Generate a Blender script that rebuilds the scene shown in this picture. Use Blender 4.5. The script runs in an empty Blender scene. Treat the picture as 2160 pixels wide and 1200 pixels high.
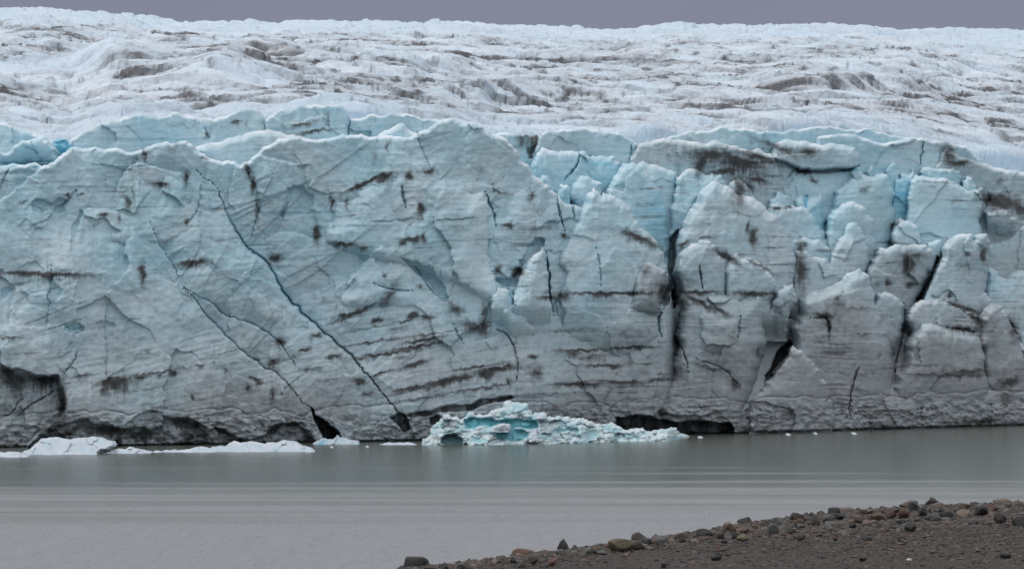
import bpy, math, random
import numpy as np
random.seed(7)
rng = np.random.default_rng(7)
sc = bpy.context.scene
col = sc.collection
# ------------------------------------------------------------------ camera model (metres)
F, CX, HY, H = 6000.0, 1080.0, 680.0, 17.0          # focal length in photo pixels, centre column, horizon row, eye height
def to_world(px, py, Y):
    return np.stack([(px - CX) / F * Y, Y + 0 * px, H + (HY - py) / F * Y], -1)
WL = np.array([(-600, 952), (0, 946), (300, 941), (720, 933), (1100, 926), (1300, 920), (1550, 915), (1800, 908), (2160, 897), (2800, 885)], float)
def yw(px): return np.interp(px, WL[:, 0], WL[:, 1])
def base_dist(px):                                   # distance of the ice front, from its waterline
    D = H * F / (yw(px) - HY)
    return D
# ------------------------------------------------------------------ noise
def _h(ix, iy, seed):
    n = (ix.astype(np.int64) * 374761393 + iy.astype(np.int64) * 668265263 + seed * 1442695041) & 0xffffffff
    n = ((n ^ (n >> 13)) * 1274126177) & 0xffffffff
    n = ((n ^ (n >> 16)) * 2246822519) & 0xffffffff
    return ((n ^ (n >> 15)) & 0xffffff) / float(0xffffff)
def gn(x, y, seed=0):                                # gradient noise, about -1..1
    x = np.asarray(x, float); y = np.asarray(y, float)
    ix = np.floor(x); iy = np.floor(y); fx = x - ix; fy = y - iy
    u = fx * fx * fx * (fx * (fx * 6 - 15) + 10); v = fy * fy * fy * (fy * (fy * 6 - 15) + 10)
    def g(a, b):
        t = _h(ix + a, iy + b, seed) * 2 * math.pi
        return np.cos(t) * (fx - a) + np.sin(t) * (fy - b)
    return ((g(0, 0) * (1 - u) + g(1, 0) * u) * (1 - v) + (g(0, 1) * (1 - u) + g(1, 1) * u) * v) * 1.5
def fbm(x, y, seed=0, o=4, gain=.5, lac=2.03):
    a, s, t = 1.0, 0.0, 0.0
    for i in range(o):
        s = s + a * gn(x, y, seed + i * 17); t += a; a *= gain; x = x * lac + 3.1; y = y * lac + 1.7
    return s / t
def cells(x, y, seed=0):                             # voronoi: F1, F2, id hash, vector to the centre
    ix = np.floor(x); iy = np.floor(y)
    d1 = np.full(x.shape, 9.); d2 = d1.copy(); idh = np.zeros(x.shape); dx1 = np.zeros(x.shape); dy1 = dx1.copy()
    for a in (-1, 0, 1):
        for b in (-1, 0, 1):
            cx = ix + a + _h(ix + a, iy + b, seed); cy = iy + b + _h(ix + a, iy + b, seed + 5)
            dx = x - cx; dy = y - cy; d = np.hypot(dx, dy); hh = _h(ix + a, iy + b, seed + 9)
            near = d < d1
            d2 = np.where(near, d1, np.minimum(d2, d))
            idh = np.where(near, hh, idh); dx1 = np.where(near, dx, dx1); dy1 = np.where(near, dy, dy1)
            d1 = np.where(near, d, d1)
    return d1, d2, idh, dx1, dy1
def ss(a, b, x):
    t = np.clip((x - a) / (b - a), 0, 1); return t * t * (3 - 2 * t)
# ------------------------------------------------------------------ polylines
def rough(pts, amt=.07, lv=3, seed=1):
    r = np.random.default_rng(seed); P = [np.array(p, float) for p in pts]
    for k in range(lv):
        Q = [P[0]]
        for a, b in zip(P[:-1], P[1:]):
            d = b - a; L = np.hypot(*d)
            if L > 5:
                m = (a + b) / 2 + np.array([-d[1], d[0]]) * r.normal(0, amt)
                Q.append(m)
            Q.append(b)
        P = Q
    return np.array(P)
def smooth_poly(pts, lv=2):
    P = np.array(pts, float)
    for k in range(lv):
        Q = [P[0]]
        for a, b in zip(P[:-1], P[1:]): Q += [a * .75 + b * .25, a * .25 + b * .75]
        Q.append(P[-1]); P = np.array(Q)
    return P
def near_line(x, y, P, rmax=None):                   # distance, signed distance (plus = image right / up going down), position 0..1, nearest point
    best = np.full(x.shape, 1e9); sg = np.zeros(x.shape); tt = np.zeros(x.shape); nx = x.copy(); ny = y.copy()
    seg = np.hypot(*(P[1:] - P[:-1]).T); cum = np.concatenate([[0], np.cumsum(seg)]); tot = max(cum[-1], 1e-6)
    for i in range(len(P) - 1):
        a, b = P[i], P[i + 1]; d = b - a; L2 = max(d @ d, 1e-9)
        t = np.clip(((x - a[0]) * d[0] + (y - a[1]) * d[1]) / L2, 0, 1)
        qx = a[0] + t * d[0]; qy = a[1] + t * d[1]; ds = np.hypot(x - qx, y - qy)
        m = ds < best
        best = np.where(m, ds, best); nx = np.where(m, qx, nx); ny = np.where(m, qy, ny)
        sg = np.where(m, np.sign((x - a[0]) * d[1] - (y - a[1]) * d[0]), sg)
        tt = np.where(m, (cum[i] + t * seg[i]) / tot, tt)
    return best, sg * best, tt, nx, ny
def inside(x, y, P):
    r = np.zeros(x.shape, bool); n = len(P)
    for i in range(n):
        x1, y1 = P[i]; x2, y2 = P[(i + 1) % n]
        if y1 == y2: continue
        c = (y1 > y) != (y2 > y)
        r ^= c & (x < (x2 - x1) * (y - y1) / (y2 - y1) + x1)
    return r
def local(x, y, P, m):                               # index of the points near a polyline's box
    lo = P.min(0) - m; hi = P.max(0) + m
    return np.where((x > lo[0]) & (x < hi[0]) & (y > lo[1]) & (y < hi[1]))[0]
# ------------------------------------------------------------------ what the ice front carries: cracks, caves, dirt
# crack: points, half width, groove depth, step height (far side = right/up), step decay
CRACKS = [
 ([(413,357),(433,380),(450,383),(467,417),(483,463),(490,477),(510,510),(527,533),(550,543),(567,560),(590,607),(623,654),(665,686),(720,733),(755,766),(790,808),(825,850),(853,878)], 2.7, 2.7, 3.4, 110),
 ([(317,467),(327,497),(350,537),(370,570),(380,590)], 1.6, 1.2, 1.2, 50),
 ([(374,602),(406,623),(416,637),(434,665),(465,696),(490,721),(525,751),(560,777),(581,784),(616,819),(640,847),(660,866)], 2.0, 2.0, 2.4, 80),
 ([(385,605),(420,626),(455,644),(465,661),(504,672),(539,686),(574,707),(591,724),(609,749),(623,770)], 1.9, 1.7, 1.8, 60),
 ([(108,560),(109,595),(101,648)], 1.4, 1.0, .4, 25),
 ([(163,741),(150,770),(132,792)], 1.3, .9, .3, 25),
 ([(225,640),(222,690),(226,740),(224,790)], 1.6, .5, .5, 30),
 ([(513,345),(527,370),(540,400),(547,425),(541,460),(530,500)], 2.2, 1.2, .8, 30),
 ([(425,385),(420,420),(413,450),(400,465)], 2.0, 1.1, .9, 25),
 ([(880,278),(888,310),(898,335),(910,358)], 1.8, 1.6, .9, 40),
 ([(847,390),(850,415),(856,440)], 2.6, 2.2, .6, 20),
 ([(1023,403),(1033,430),(1042,453),(1047,480)], 2.2, 2.2, .5, 20),
 ([(1170,403),(1177,437),(1183,463),(1192,487)], 2.4, 2.6, .6, 20),
 ([(1203,410),(1207,437),(1213,460)], 2.2, 2.4, .5, 15),
 ([(1152,533),(1157,583),(1160,617),(1165,645)], 2.6, 3.0, .5, 15),
 ([(1165,640),(1168,665)], 1.5, 1.2, .2, 15),
 ([(1257,517),(1265,560),(1267,585),(1268,605)], 1.4, 1.2, .3, 20),
 ([(1031,686),(1052,697),(1070,703),(1077,718),(1084,731),(1093,770),(1090,800)], 1.9, 1.4, .7, 30),
 ([(1070,600),(1083,640),(1094,650)], 1.6, 1.0, .4, 20),
 ([(1400,650),(1389,672),(1388,690),(1398,712)], 2.2, 2.0, .6, 20),
 ([(1430,640),(1434,690),(1428,720),(1447,752),(1452,785)], 2.2, 2.0, .6, 20),
 ([(1475,555),(1478,585),(1483,612)], 1.9, 2.0, .3, 15),
 ([(1562,665),(1559,690),(1555,715)], 1.8, 1.2, .8, 25),
 ([(1465,755),(1490,765),(1525,775),(1545,800),(1558,810)], 1.6, 1.0, .6, 25),
 ([(1705,668),(1725,672),(1742,668),(1750,690),(1748,720)], 2.0, 1.3, .7, 25),
 ([(1907,640),(1911,680),(1903,715),(1893,750),(1888,785)], 2.6, 2.6, .8, 25),
 ([(1813,770),(1802,800),(1795,830),(1790,860),(1795,880)], 1.8, 1.6, .9, 25),
 ([(1979,630),(2010,640),(2035,660),(2060,675)], 1.8, 1.2, .5, 20),
 ([(1996,690),(2020,694),(2055,700)], 1.8, 1.2, .5, 20),
 ([(2126,667),(2140,700),(2155,730),(2165,780)], 2.6, 2.2, .8, 25),
 ([(875,560),(897,597),(910,615),(925,625)], 1.8, 1.2, 1.0, 30),
 ([(788,597),(810,607),(835,612),(870,613)], 1.6, 1.0, .4, 20),
 ([(956,682),(965,705),(978,725)], 1.6, 1.0, .4, 20),
 ([(1222,330),(1217,350),(1203,365),(1190,381)], 2.6, 2.6, .3, 15),
 ([(1948,295),(1944,320),(1941,348)], 1.8, 2.2, .3, 15),
 ([(1332,305),(1329,335)], 2.0, 2.0, .3, 15),
 ([(735,240),(734,262),(735,285)], 1.6, 1.6, .5, 15),
 ([(430,265),(436,280),(440,290)], 1.6, .9, .4, 15),
 ([(1678,353),(1668,366),(1660,378)], 2.0, 1.6, .5, 20),
 ([(-10,346),(40,344),(80,341),(116,339)], 3.6, 1.6, .3, 10),
 ([(22,352),(8,375),(0,400)], 2.2, 1.8, .5, 20),
 ([(900,464),(850,462),(800,470),(770,465)], 1.2, .7, .2, 15),
 ([(1004,458),(975,462),(930,463),(912,470)], 1.4, .8, .3, 15),
 ([(118,820),(95,838),(70,850),(45,868),(40,875)], 1.6, 1.2, .3, 15),
 ([(0,880),(30,870),(38,845),(50,840)], 1.4, 1.0, .3, 15),
 ([(247,397),(255,372),(275,350),(293,342),(312,350),(340,358),(385,368)], 1.2, .2, 1.4, 30),
 ([(0,422),(40,395),(82,360)], 1.2, .3, 1.0, 30), ([(168,470),(178,442),(200,438),(238,446)], 1.2, .2, .9, 25),
 ([(560,505),(580,492),(615,490),(640,497),(662,506)], 1.2, .2, 1.0, 25), ([(735,590),(768,555),(790,530),(805,517),(818,535)], 1.0, .2, .9, 25),
 ([(663,428),(690,455),(700,470),(712,500)], 1.2, .5, .7, 25), ([(540,545),(556,562),(600,580)], 1.0, .3, .4, 20),
 ([(60,690),(110,680),(160,703),(235,690)], 1.0, .2, .7, 25), ([(540,318),(552,330),(580,338),(600,340)], 1.0, .3, .7, 15),
 # old waterline notch
 ([(-200,874),(140,871),(350,865),(655,857),(840,852)], 1.5, .45, .3, 60),
 ([(1080,848),(1300,846),(1440,840),(1720,836),(1905,826),(2133,818),(2400,808)], 1.5, .45, .3, 60),
]
CRACKS = [(rough(smooth_poly(c[0], 1), .085, 3, 50 + i),) + c[1:] for i, c in enumerate(CRACKS)]
# cave: polygon, depth, dirt and painted shade inside, edge softness in px
CAVES = [
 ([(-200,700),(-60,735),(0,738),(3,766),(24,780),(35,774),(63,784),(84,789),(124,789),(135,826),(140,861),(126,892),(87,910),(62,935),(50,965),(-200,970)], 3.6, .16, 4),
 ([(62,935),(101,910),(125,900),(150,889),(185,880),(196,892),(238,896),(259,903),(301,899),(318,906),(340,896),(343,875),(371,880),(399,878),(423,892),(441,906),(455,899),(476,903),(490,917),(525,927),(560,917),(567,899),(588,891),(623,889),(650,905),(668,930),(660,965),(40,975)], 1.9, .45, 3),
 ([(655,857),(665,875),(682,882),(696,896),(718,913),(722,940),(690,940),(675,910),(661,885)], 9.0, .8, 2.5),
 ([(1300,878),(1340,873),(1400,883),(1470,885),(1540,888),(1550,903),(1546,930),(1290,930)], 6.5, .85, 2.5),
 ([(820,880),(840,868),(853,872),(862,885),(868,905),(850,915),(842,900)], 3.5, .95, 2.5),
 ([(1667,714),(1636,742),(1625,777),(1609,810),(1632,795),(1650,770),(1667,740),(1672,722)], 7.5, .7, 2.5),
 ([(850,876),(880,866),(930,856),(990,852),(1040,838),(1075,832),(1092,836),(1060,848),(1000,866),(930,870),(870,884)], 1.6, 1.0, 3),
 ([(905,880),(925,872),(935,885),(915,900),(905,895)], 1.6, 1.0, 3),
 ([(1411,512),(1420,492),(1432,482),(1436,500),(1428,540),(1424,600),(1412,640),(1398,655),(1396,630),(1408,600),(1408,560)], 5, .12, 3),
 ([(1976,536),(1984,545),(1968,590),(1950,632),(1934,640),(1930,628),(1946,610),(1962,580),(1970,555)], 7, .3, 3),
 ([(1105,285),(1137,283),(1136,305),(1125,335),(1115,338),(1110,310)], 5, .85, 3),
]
CAVES = [(rough(p, .06, 3, 90 + i), d, dt, e) for i, (p, d, dt, e) in enumerate(CAVES)]
# fresh fracture scars (shallow recesses that show clean blue ice)
SCARS_AND_GLOWS = [
 ([(63,430),(80,418),(140,420),(147,425),(138,445),(115,452),(70,448)], .9, .45),
 ([(605,395),(640,392),(663,410),(663,428),(640,455),(600,460),(585,455),(600,430)], .9, .45),
 ([(843,543),(870,550),(890,560),(915,562),(937,600),(948,630),(940,640),(920,625),(905,600),(885,585)], 1.3, .55),
 ([(1040,590),(1075,585),(1095,560),(1110,520),(1130,500),(1150,505),(1150,520),(1120,545),(1100,575),(1090,608),(1060,606)], 1.6, .5),
 ([(110,595),(135,610),(130,625),(115,640),(103,660),(100,700),(93,690)], .5, .45),
 ([(0,612),(20,603),(30,608),(18,622),(5,633),(0,630)], .6, .55),
 ([(135,688),(165,680),(180,690),(175,700),(150,706),(132,700)], .7, .6),
 ([(200,680),(225,676),(243,680),(240,710),(222,722),(212,712)], .5, .25),
 ([(560,240),(600,228),(700,226),(690,250),(640,260),(600,262)], .5, .4),
]
SCARS_AND_GLOWS += [([(1752,362),(1775,356),(1800,349),(1812,344),(1820,366),(1800,362),(1775,364)], .8, 1.0), ([(1690,412),(1706,410),(1707,446),(1697,440)], .4, .95), ([(115,297),(132,294),(149,303),(138,325),(128,330)], .3, .85), ([(0,352),(118,346),(112,352),(60,352),(0,362)], .4, .7)]  # blue glow of light through ice, painted under the slab and in clefts
SCARS_AND_GLOWS = [(rough(p, .09, 3, 140 + i), d, b) for i, (p, d, b) in enumerate(SCARS_AND_GLOWS)]
# dirt, with painted shade under the cave roofs: (cx, cy, rx, ry, slope dy/dx, strength, drip length px)
DIRT_AND_SHADE = [
 (92,577,95,4,.03,.95,16),(30,575,30,4,.02,.8,14),(410,553,36,5,-.13,1.0,12),(300,575,7,22,0,.8,40),(282,410,6,26,0,.55,10),(270,425,8,14,0,.8,16),
 (252,460,7,8,0,.7,10),(342,388,16,4,0,.9,10),(393,375,7,16,0,.9,10),(393,468,7,7,0,.8,8),(220,452,11,4,0,.8,8),(145,411,6,4,0,.9,4),(170,410,5,3,0,.8,4),
 (50,425,10,4,-.4,.7,4),(200,475,10,4,-.4,.4,4),(524,362,8,14,.6,.9,14),(534,388,6,14,0,.9,20),(541,440,5,30,0,.7,30),(580,545,13,9,0,.9,14),(668,492,7,20,-.5,.85,20),
 (700,430,4,20,0,.8,14),(770,386,45,4,-.45,1.0,6),(812,372,22,7,-.3,1.0,14),(733,430,8,12,0,.6,20),(864,372,8,10,0,.9,8),(905,362,16,5,0,.8,6),(888,437,7,10,0,1.0,30),
 (868,505,26,5,-.12,.9,8),(895,500,5,10,0,.8,10),(725,515,30,4,0,.85,10),(760,522,18,6,0,.7,8),(850,512,14,4,-.1,.8,6),(960,480,14,5,0,.5,14),(1070,475,14,5,0,.9,6),(1140,482,40,3,0,.5,6),
 (1187,497,8,5,0,.8,4),(1120,414,8,10,0,.7,12),(1055,405,18,3,.2,.7,10),(1050,566,9,7,0,.8,10),(1092,570,14,6,0,.95,14),(1085,580,4,8,0,.8,8),(812,580,4,4,0,.8,4),(886,604,5,4,0,.7,3),
 (1345,500,34,8,.35,.95,8),(1370,510,20,7,.4,.8,16),(1360,570,14,14,0,.5,30),(1300,618,105,3,0,.95,6),(1270,620,26,5,0,.9,10),(1190,625,14,9,0,.8,10),(1150,627,30,4,0,.7,8),(1400,615,14,20,0,.9,30),
 (1420,590,8,26,0,.7,40),(1588,500,9,18,0,.95,10),(1577,480,5,14,0,.8,8),(1530,540,30,9,.45,.9,8),(1600,560,36,4,.5,.7,6),(1490,500,20,3,.1,.7,4),(1440,515,16,5,-.4,.9,6),
 (1470,616,50,3,0,.85,8),(1590,618,46,3,0,.9,14),(1480,640,44,6,.5,.85,10),(1520,655,24,6,.5,.7,10),(1690,570,14,34,0,.75,60),(1690,520,10,14,0,.7,20),(1690,600,14,20,0,.5,40),
 (1640,440,14,3,0,.9,3),(1664,437,10,3,0,.9,4),(1823,400,14,10,0,.5,10),(1890,472,10,5,-.6,.9,4),(1916,555,14,22,-.2,1.0,14),(1930,540,30,6,-.1,.7,6),(1873,596,9,6,0,1.0,4),(1922,600,12,6,0,.9,4),
 (2073,537,7,13,0,1.0,8),(2042,535,8,5,0,.6,4),(2020,560,30,3,0,.4,10),(2003,622,5,6,0,.9,4),(2030,648,44,4,.35,.9,6),(2056,668,16,6,.6,.9,14),(2030,693,36,5,.1,.9,12),
 (1980,702,60,2,0,.4,4),(1850,600,10,4,0,.4,4),(1765,628,6,5,0,.8,10),(1740,665,22,5,.1,.9,14),(1748,690,6,20,0,.8,30),(1770,640,20,12,0,.5,10),(1810,650,40,3,0,.5,6),(1820,705,20,2,0,.7,3),
 (1790,735,26,3,0,.4,3),(2010,790,90,3,0,.8,12),(2040,783,50,4,0,.7,10),(1960,770,60,2,0,.5,6),(2130,805,24,8,-.2,.9,10),(2140,700,14,30,.6,.7,10),(2110,425,44,16,.15,.95,20),(2150,440,20,12,.3,.8,20),
 (1530,360,30,5,-.1,.9,14),(1500,325,50,10,.05,.75,30),(1560,340,50,9,.25,.85,40),(1480,345,16,20,-.9,.8,20),(1600,330,50,6,.3,.7,20),(1560,400,14,30,0,.8,40),(1600,380,22,6,.2,.9,8),(1580,395,10,12,0,.7,14),
 (1690,362,24,4,.3,.7,6),(1715,380,8,8,.8,.7,6),(1640,310,50,8,.35,.7,14),(1705,320,22,6,.1,.8,10),(2000,325,16,30,.3,.7,20),(2020,345,26,6,-.1,.8,6),(2110,380,10,8,0,.5,10),
 (1100,300,14,20,0,.6,10),(640,262,30,5,-.2,.7,6),(660,278,44,3,-.15,.8,4),(690,250,4,26,0,.5,10),(500,257,10,4,0,.8,6),(437,285,6,8,0,.7,6),(520,262,4,14,0,.4,10),(305,328,4,14,0,.8,10),(290,332,5,8,0,.6,8),
 (370,310,8,14,0,.4,10),(430,335,14,2,0,.6,4),(640,350,26,3,0,.5,12),(620,330,8,8,0,.3,20),(790,330,8,20,0,.35,20),(818,310,4,16,0,.5,10),
 (240,803,34,8,-.15,1.0,34),(262,810,10,18,0,.8,24),(220,818,14,6,-.3,.7,24),(175,792,22,4,-.1,.7,8),(330,785,90,2.2,-.16,.75,5),(300,795,20,3,-.1,.8,10),(365,787,8,9,0,.8,8),(336,792,8,4,0,.7,6),
 (420,771,10,3,0,.8,3),(478,781,7,5,0,.7,6),(591,721,14,7,0,.85,12),(577,763,12,7,0,.95,10),(668,707,16,5,-.2,.85,5),(644,738,16,4,-.2,.85,4),(705,752,16,5,-.2,.8,6),(540,800,16,5,.5,.9,4),(548,806,6,6,0,.9,6),
 (574,835,5,16,0,.8,14),(525,818,7,7,0,.8,8),(407,838,5,6,0,.8,8),(335,858,14,3,0,.7,4),(655,776,24,3,-.1,.6,14),(690,800,30,3,-.1,.4,20),(300,745,60,1.6,-.2,.5,3),(60,745,70,2,-.05,.5,4),(25,712,30,2,.05,.7,4),
 (795,676,12,5,-.2,.95,6),(873,666,10,8,-.1,.95,6),(900,668,16,5,0,.8,14),(855,676,30,2.5,-.15,.8,3),(820,745,70,2.5,-.17,.9,6),(890,717,46,3,-.17,.95,5),(880,730,56,2.5,-.17,.9,5),(780,722,60,2.2,-.17,.8,4),
 (790,690,60,2,-.17,.6,4),(905,705,50,2,-.17,.7,4),(875,768,26,4,-.3,.95,6),(800,788,24,3,-.25,.9,4),(758,804,11,8,0,.95,8),(775,830,12,5,-.3,.7,8),(940,803,50,6,-.25,1.0,14),(975,796,30,6,-.2,1.0,10),
 (1025,786,18,8,0,1.0,20),(1050,778,36,5,-.2,1.0,8),(870,818,46,4,-.22,.9,8),(1000,775,60,2.5,-.15,.8,4),(1075,806,4,10,0,.9,4),(1000,820,100,3,-.15,.7,8),(900,838,80,2.5,-.15,.7,4),(850,752,30,2,-.15,.6,4),
 (1000,690,36,14,.3,.7,14),(960,650,20,10,.4,.7,14),(1020,690,12,20,0,.9,14),(1022,660,8,24,0,.6,10),(820,625,22,20,-.9,.6,10),(740,665,40,5,-.4,.85,6),(770,650,40,4,-.45,.7,6),(725,665,16,4,-.2,.8,4),
 (1230,738,60,2.5,-.03,.9,6),(1330,732,60,2.5,-.02,.85,6),(1125,752,10,4,0,.95,4),(1180,700,60,1.8,-.02,.6,3),(1200,695,60,1.5,0,.5,3),(1293,771,16,5,0,.95,6),(1270,770,50,2.5,0,.7,5),(1220,810,60,4,0,.85,6),
 (1320,806,50,4,0,.85,6),(1250,811,20,5,0,.8,5),(1350,765,40,2,0,.6,4),(1400,800,40,2.5,0,.6,6),(1130,785,14,14,0,.7,12),(1170,830,80,2,0,.5,6),(1350,845,60,2,0,.5,6),(1210,745,20,4,0,.7,14),(1250,750,30,5,0,.6,20),
 (1395,870,12,10,0,.9,8),(1440,640,16,20,0,.7,30),(1425,720,10,40,0,.55,30),(1550,810,10,14,.6,.8,6),(1500,775,40,3,.2,.7,8),(1600,740,8,10,0,.6,8),(1640,650,10,14,0,.6,20),(1655,640,16,5,-.5,.5,8),
 (30,800,40,16,.1,.8,40),(95,800,36,8,0,.95,40),(132,850,9,40,0,1.0,10),(110,900,30,8,-.4,1.0,10),(20,790,20,14,.4,.9,30),(140,915,30,8,-.5,.8,8),(230,905,50,5,.1,1.0,24),(300,915,40,6,0,.9,24),(385,890,26,8,.3,1.0,24),  # left cave roof and undercut: overhang shade painted in with the dirt
 (415,905,14,20,.6,1.0,20),(250,930,10,14,0,.9,10),(305,925,8,20,0,1.0,10),(395,925,14,20,0,1.0,10),(430,915,14,10,.6,1.0,10),(470,910,20,4,.3,1.0,8),(500,930,30,5,.2,.9,8),(580,905,20,8,-.6,.9,8),(620,893,30,3,0,.9,8),(645,915,14,10,.8,.8,6),  # undercut rim: shade below the ledge is part of these marks
 (470,895,60,9,.25,.35,14),(700,920,30,6,.3,.6,6),(780,915,40,14,-.3,.4,8),(740,880,60,12,0,.3,6),(1640,880,50,20,-.3,.35,10),(1860,900,60,8,-.05,.6,6),(1960,880,60,12,.2,.35,10),(2060,890,70,7,-.05,.8,6),(1840,870,30,14,.2,.5,10),
 (2120,840,20,14,0,.7,14),(1230,885,30,6,.1,.9,4),(1170,862,40,5,-.1,.5,8),(1440,790,20,40,0,.4,20),
]
def bed_coord(px, py):
    wy = ss(540, 720, py)
    e = np.minimum(px, 1090) - 600
    s = py + .05 * np.minimum(px - 1080, 0) + .15 * wy * e
    return s + 7 * gn(px / 210., py / 170., 501) + 2.2 * gn(px / 60., py / 80., 502)
def features(px, py, seed, mine):
    """offset (m, away from the viewer), dirt, blue, grime on points of one ice face"""
    n = px.shape[0]; off = np.zeros(n); dirt_shade = np.zeros(n); blue = np.zeros(n)
    s = bed_coord(px, py)
    hgt = np.clip((yw(px) - py) / 620., -.1, 1.2)
    k = seed * 31
    # plates and fracture scallops
    wx = px + 22 * gn(px / 90., py / 90., k + 1) + 7 * gn(px / 26., py / 26., k + 91); wy = py + 22 * gn(px / 90., py / 90., k + 2) + 7 * gn(px / 26., py / 26., k + 92)
    d1, d2, idh, dx, dy = cells(wx / 105. + k * .37, wy / 150., k + 3)
    off += ((idh - .5) * 2.2 * dx + ((idh * 7.3) % 1 - .5) * 2.6 * dy) * .75 + (((idh * 13.7) % 1) - .5) * .4
    d1, d2, idh, dx, dy = cells(wx / 34. + k * .17, wy / 44., k + 4)
    off += (((idh - .5) * 1.0 * dx + ((idh * 7.3) % 1 - .5) * 1.2 * dy) * .6 + (((idh * 13.7) % 1) - .5) * .12) * ss(-.1, .5, gn(px / 160., py / 120., k + 5))
    off += 1.5 * fbm(px / 190., py / 230., k + 6, 3) + .45 * fbm(px / 50., py / 60., k + 7, 3) + .16 * fbm(px / 13., py / 13., k + 8, 3)
    # vertical flutes
    fl = fbm(px / 17., py / 190. + s * 0, k + 9, 3)
    off += .25 * fl * ss(-.2, .5, gn(px / 150., py / 150., k + 10))
    # strata: little ledges
    st = .20 * gn(px / 240., s / 8.5, 601) + .07 * gn(px / 90., s / 4.5, 602) + .10 * np.abs(gn(px / 150., s / 13., 603)) * 2 + .3 * gn(px / 500., s / 24., 604)
    off += .34 * st * (.25 + .75 * ss(-.3, .5, gn(px / 130., py / 100., k + 11)))
    for P, w, dep, stp, dec in CRACKS:
        i = local(px, py, P, dec * 1.5 + 6)
        if not len(i): continue
        d, sd, t, _, _ = near_line(px[i], py[i], P)
        tap = np.clip(np.minimum(t, 1 - t) * 3.2, .2, 1) * (.72 + .45 * gn(t * 9 + P[0][0], t * 0 + .5, 7)).clip(.35, 1.2)
        if dep < .5: tap = 1.0
        off[i] += dep * (1 - .45 * ss(.55, .9, hgt[i])) * np.exp(-(d / (w * tap)) ** 2)
        off[i] += np.where(sd > 0, stp * tap * np.exp(-d / dec) * ss(0, 2.0, sd), 0)
        blue[i] = np.maximum(blue[i], .7 * np.exp(-(d / (w * 1.3)) ** 2) * ss(.18, .4, hgt[i]))
        dirt_shade[i] = np.maximum(dirt_shade[i], .55 * np.exp(-(d / (w * 1.4)) ** 2) * (1 - ss(.15, .5, hgt[i])))
    for P, dep, dt, e in CAVES:
        i = local(px, py, P, 14)
        if not len(i): continue
        ins = inside(px[i], py[i], P)
        d, _, _, _, _ = near_line(px[i], py[i], np.vstack([P, P[:1]]))
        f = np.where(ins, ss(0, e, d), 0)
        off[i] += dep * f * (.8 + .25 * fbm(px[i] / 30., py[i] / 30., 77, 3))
        dirt_shade[i] = np.maximum(dirt_shade[i], dt * f * (.75 + .8 * fbm(px[i] / 22., py[i] / 60., 78, 3)))
    for P, dep, b in SCARS_AND_GLOWS:
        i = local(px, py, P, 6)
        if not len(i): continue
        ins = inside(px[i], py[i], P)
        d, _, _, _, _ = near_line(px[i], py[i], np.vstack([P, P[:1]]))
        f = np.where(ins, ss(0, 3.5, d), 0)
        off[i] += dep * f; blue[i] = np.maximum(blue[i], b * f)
    # ragged edge for the dirt
    jx = 5 * gn(px / 14., py / 14., 701) + 2.5 * gn(px / 5., py / 5., 703); jy = 4 * gn(px / 14., py / 14., 702) + 2 * gn(px / 5., py / 5., 704)
    strk = .7 + 1.1 * fbm(px / 5., py / 70., 711, 3)
    for cx, cy, rx, ry, sl, stg, dr in DIRT_AND_SHADE:
        i = np.where((np.abs(px - cx) < rx * 2.6 + 8) & (py > cy - ry * 2.8 - 9 - abs(sl) * rx * 1.6) & (py < cy + ry * 2.8 + 9 + dr * 2.8 + abs(sl) * rx * 1.6))[0]
        if not len(i): continue
        x = px[i] + jx[i] - cx; y = py[i] + jy[i] - cy - sl * (px[i] - cx)
        yy = np.where(y > 0, y / (ry + dr * np.clip(strk[i], .1, 1.4) * .75), y / ry)
        q = (x / rx) ** 2 + yy ** 2
        v = stg * (.85 * np.exp(-(q ** .85)) + .35 * np.exp(-q * .32)) * (1 - .45 * np.clip(y / (dr + ry), 0, 1))
        dirt_shade[i] = np.maximum(dirt_shade[i], v)
    # thin dirty layers, only in places
    ln = gn(px / 130., s / 5.5, 801); pt = gn(px / 190., py / 120., 802)
    thin = ss(.26, .60, ln) * ss(-.05, .45, pt + .45 - .6 * hgt)
    dirt_shade = np.maximum(dirt_shade, .5 * thin)
    dirt_shade = np.maximum(dirt_shade, .38 * ss(.28, .6, fbm(px / 55., py / 40., 803 + k, 4)) * ss(.1, .5, pt + .2))
    low = 1 - ss(-.02, .48, hgt + .10 * gn(px / 150., py / 100., 804) - .04 * ss(1100, 1500, px))
    grime = np.clip(.10 + .78 * low + .25 * gn(px / 170., py / 130., 805 + k) + .25 * ss(1000, 1700, px) * (1 - ss(.5, .8, hgt)), 0, 1)
    blue = np.maximum(blue, np.clip(.18 + .22 * ss(.15, .8, hgt) + .22 * gn(px / 120., py / 120., 806 + k) + .12 * gn(px / 200., s / 9., 807), 0, 1))
    # rough rubble band under the old waterline
    foot = 1 - ss(45, 75, yw(px) - py)
    off += foot * (.9 * fbm(px / 16., py / 11., 808, 4) + .7 * np.abs(gn(px / 10., py / 8., 809)) * ss(-.3, .3, gn(px / 90., py / 60., 810)))
    dirt_shade = np.maximum(dirt_shade, foot * .5 * ss(.05, .5, fbm(px / 13., py / 8., 811, 4)))
    off += 1.3 * (1 - ss(1.5, 5.5, yw(px) - py))
    return off, dirt_shade, blue, grime, s
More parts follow.
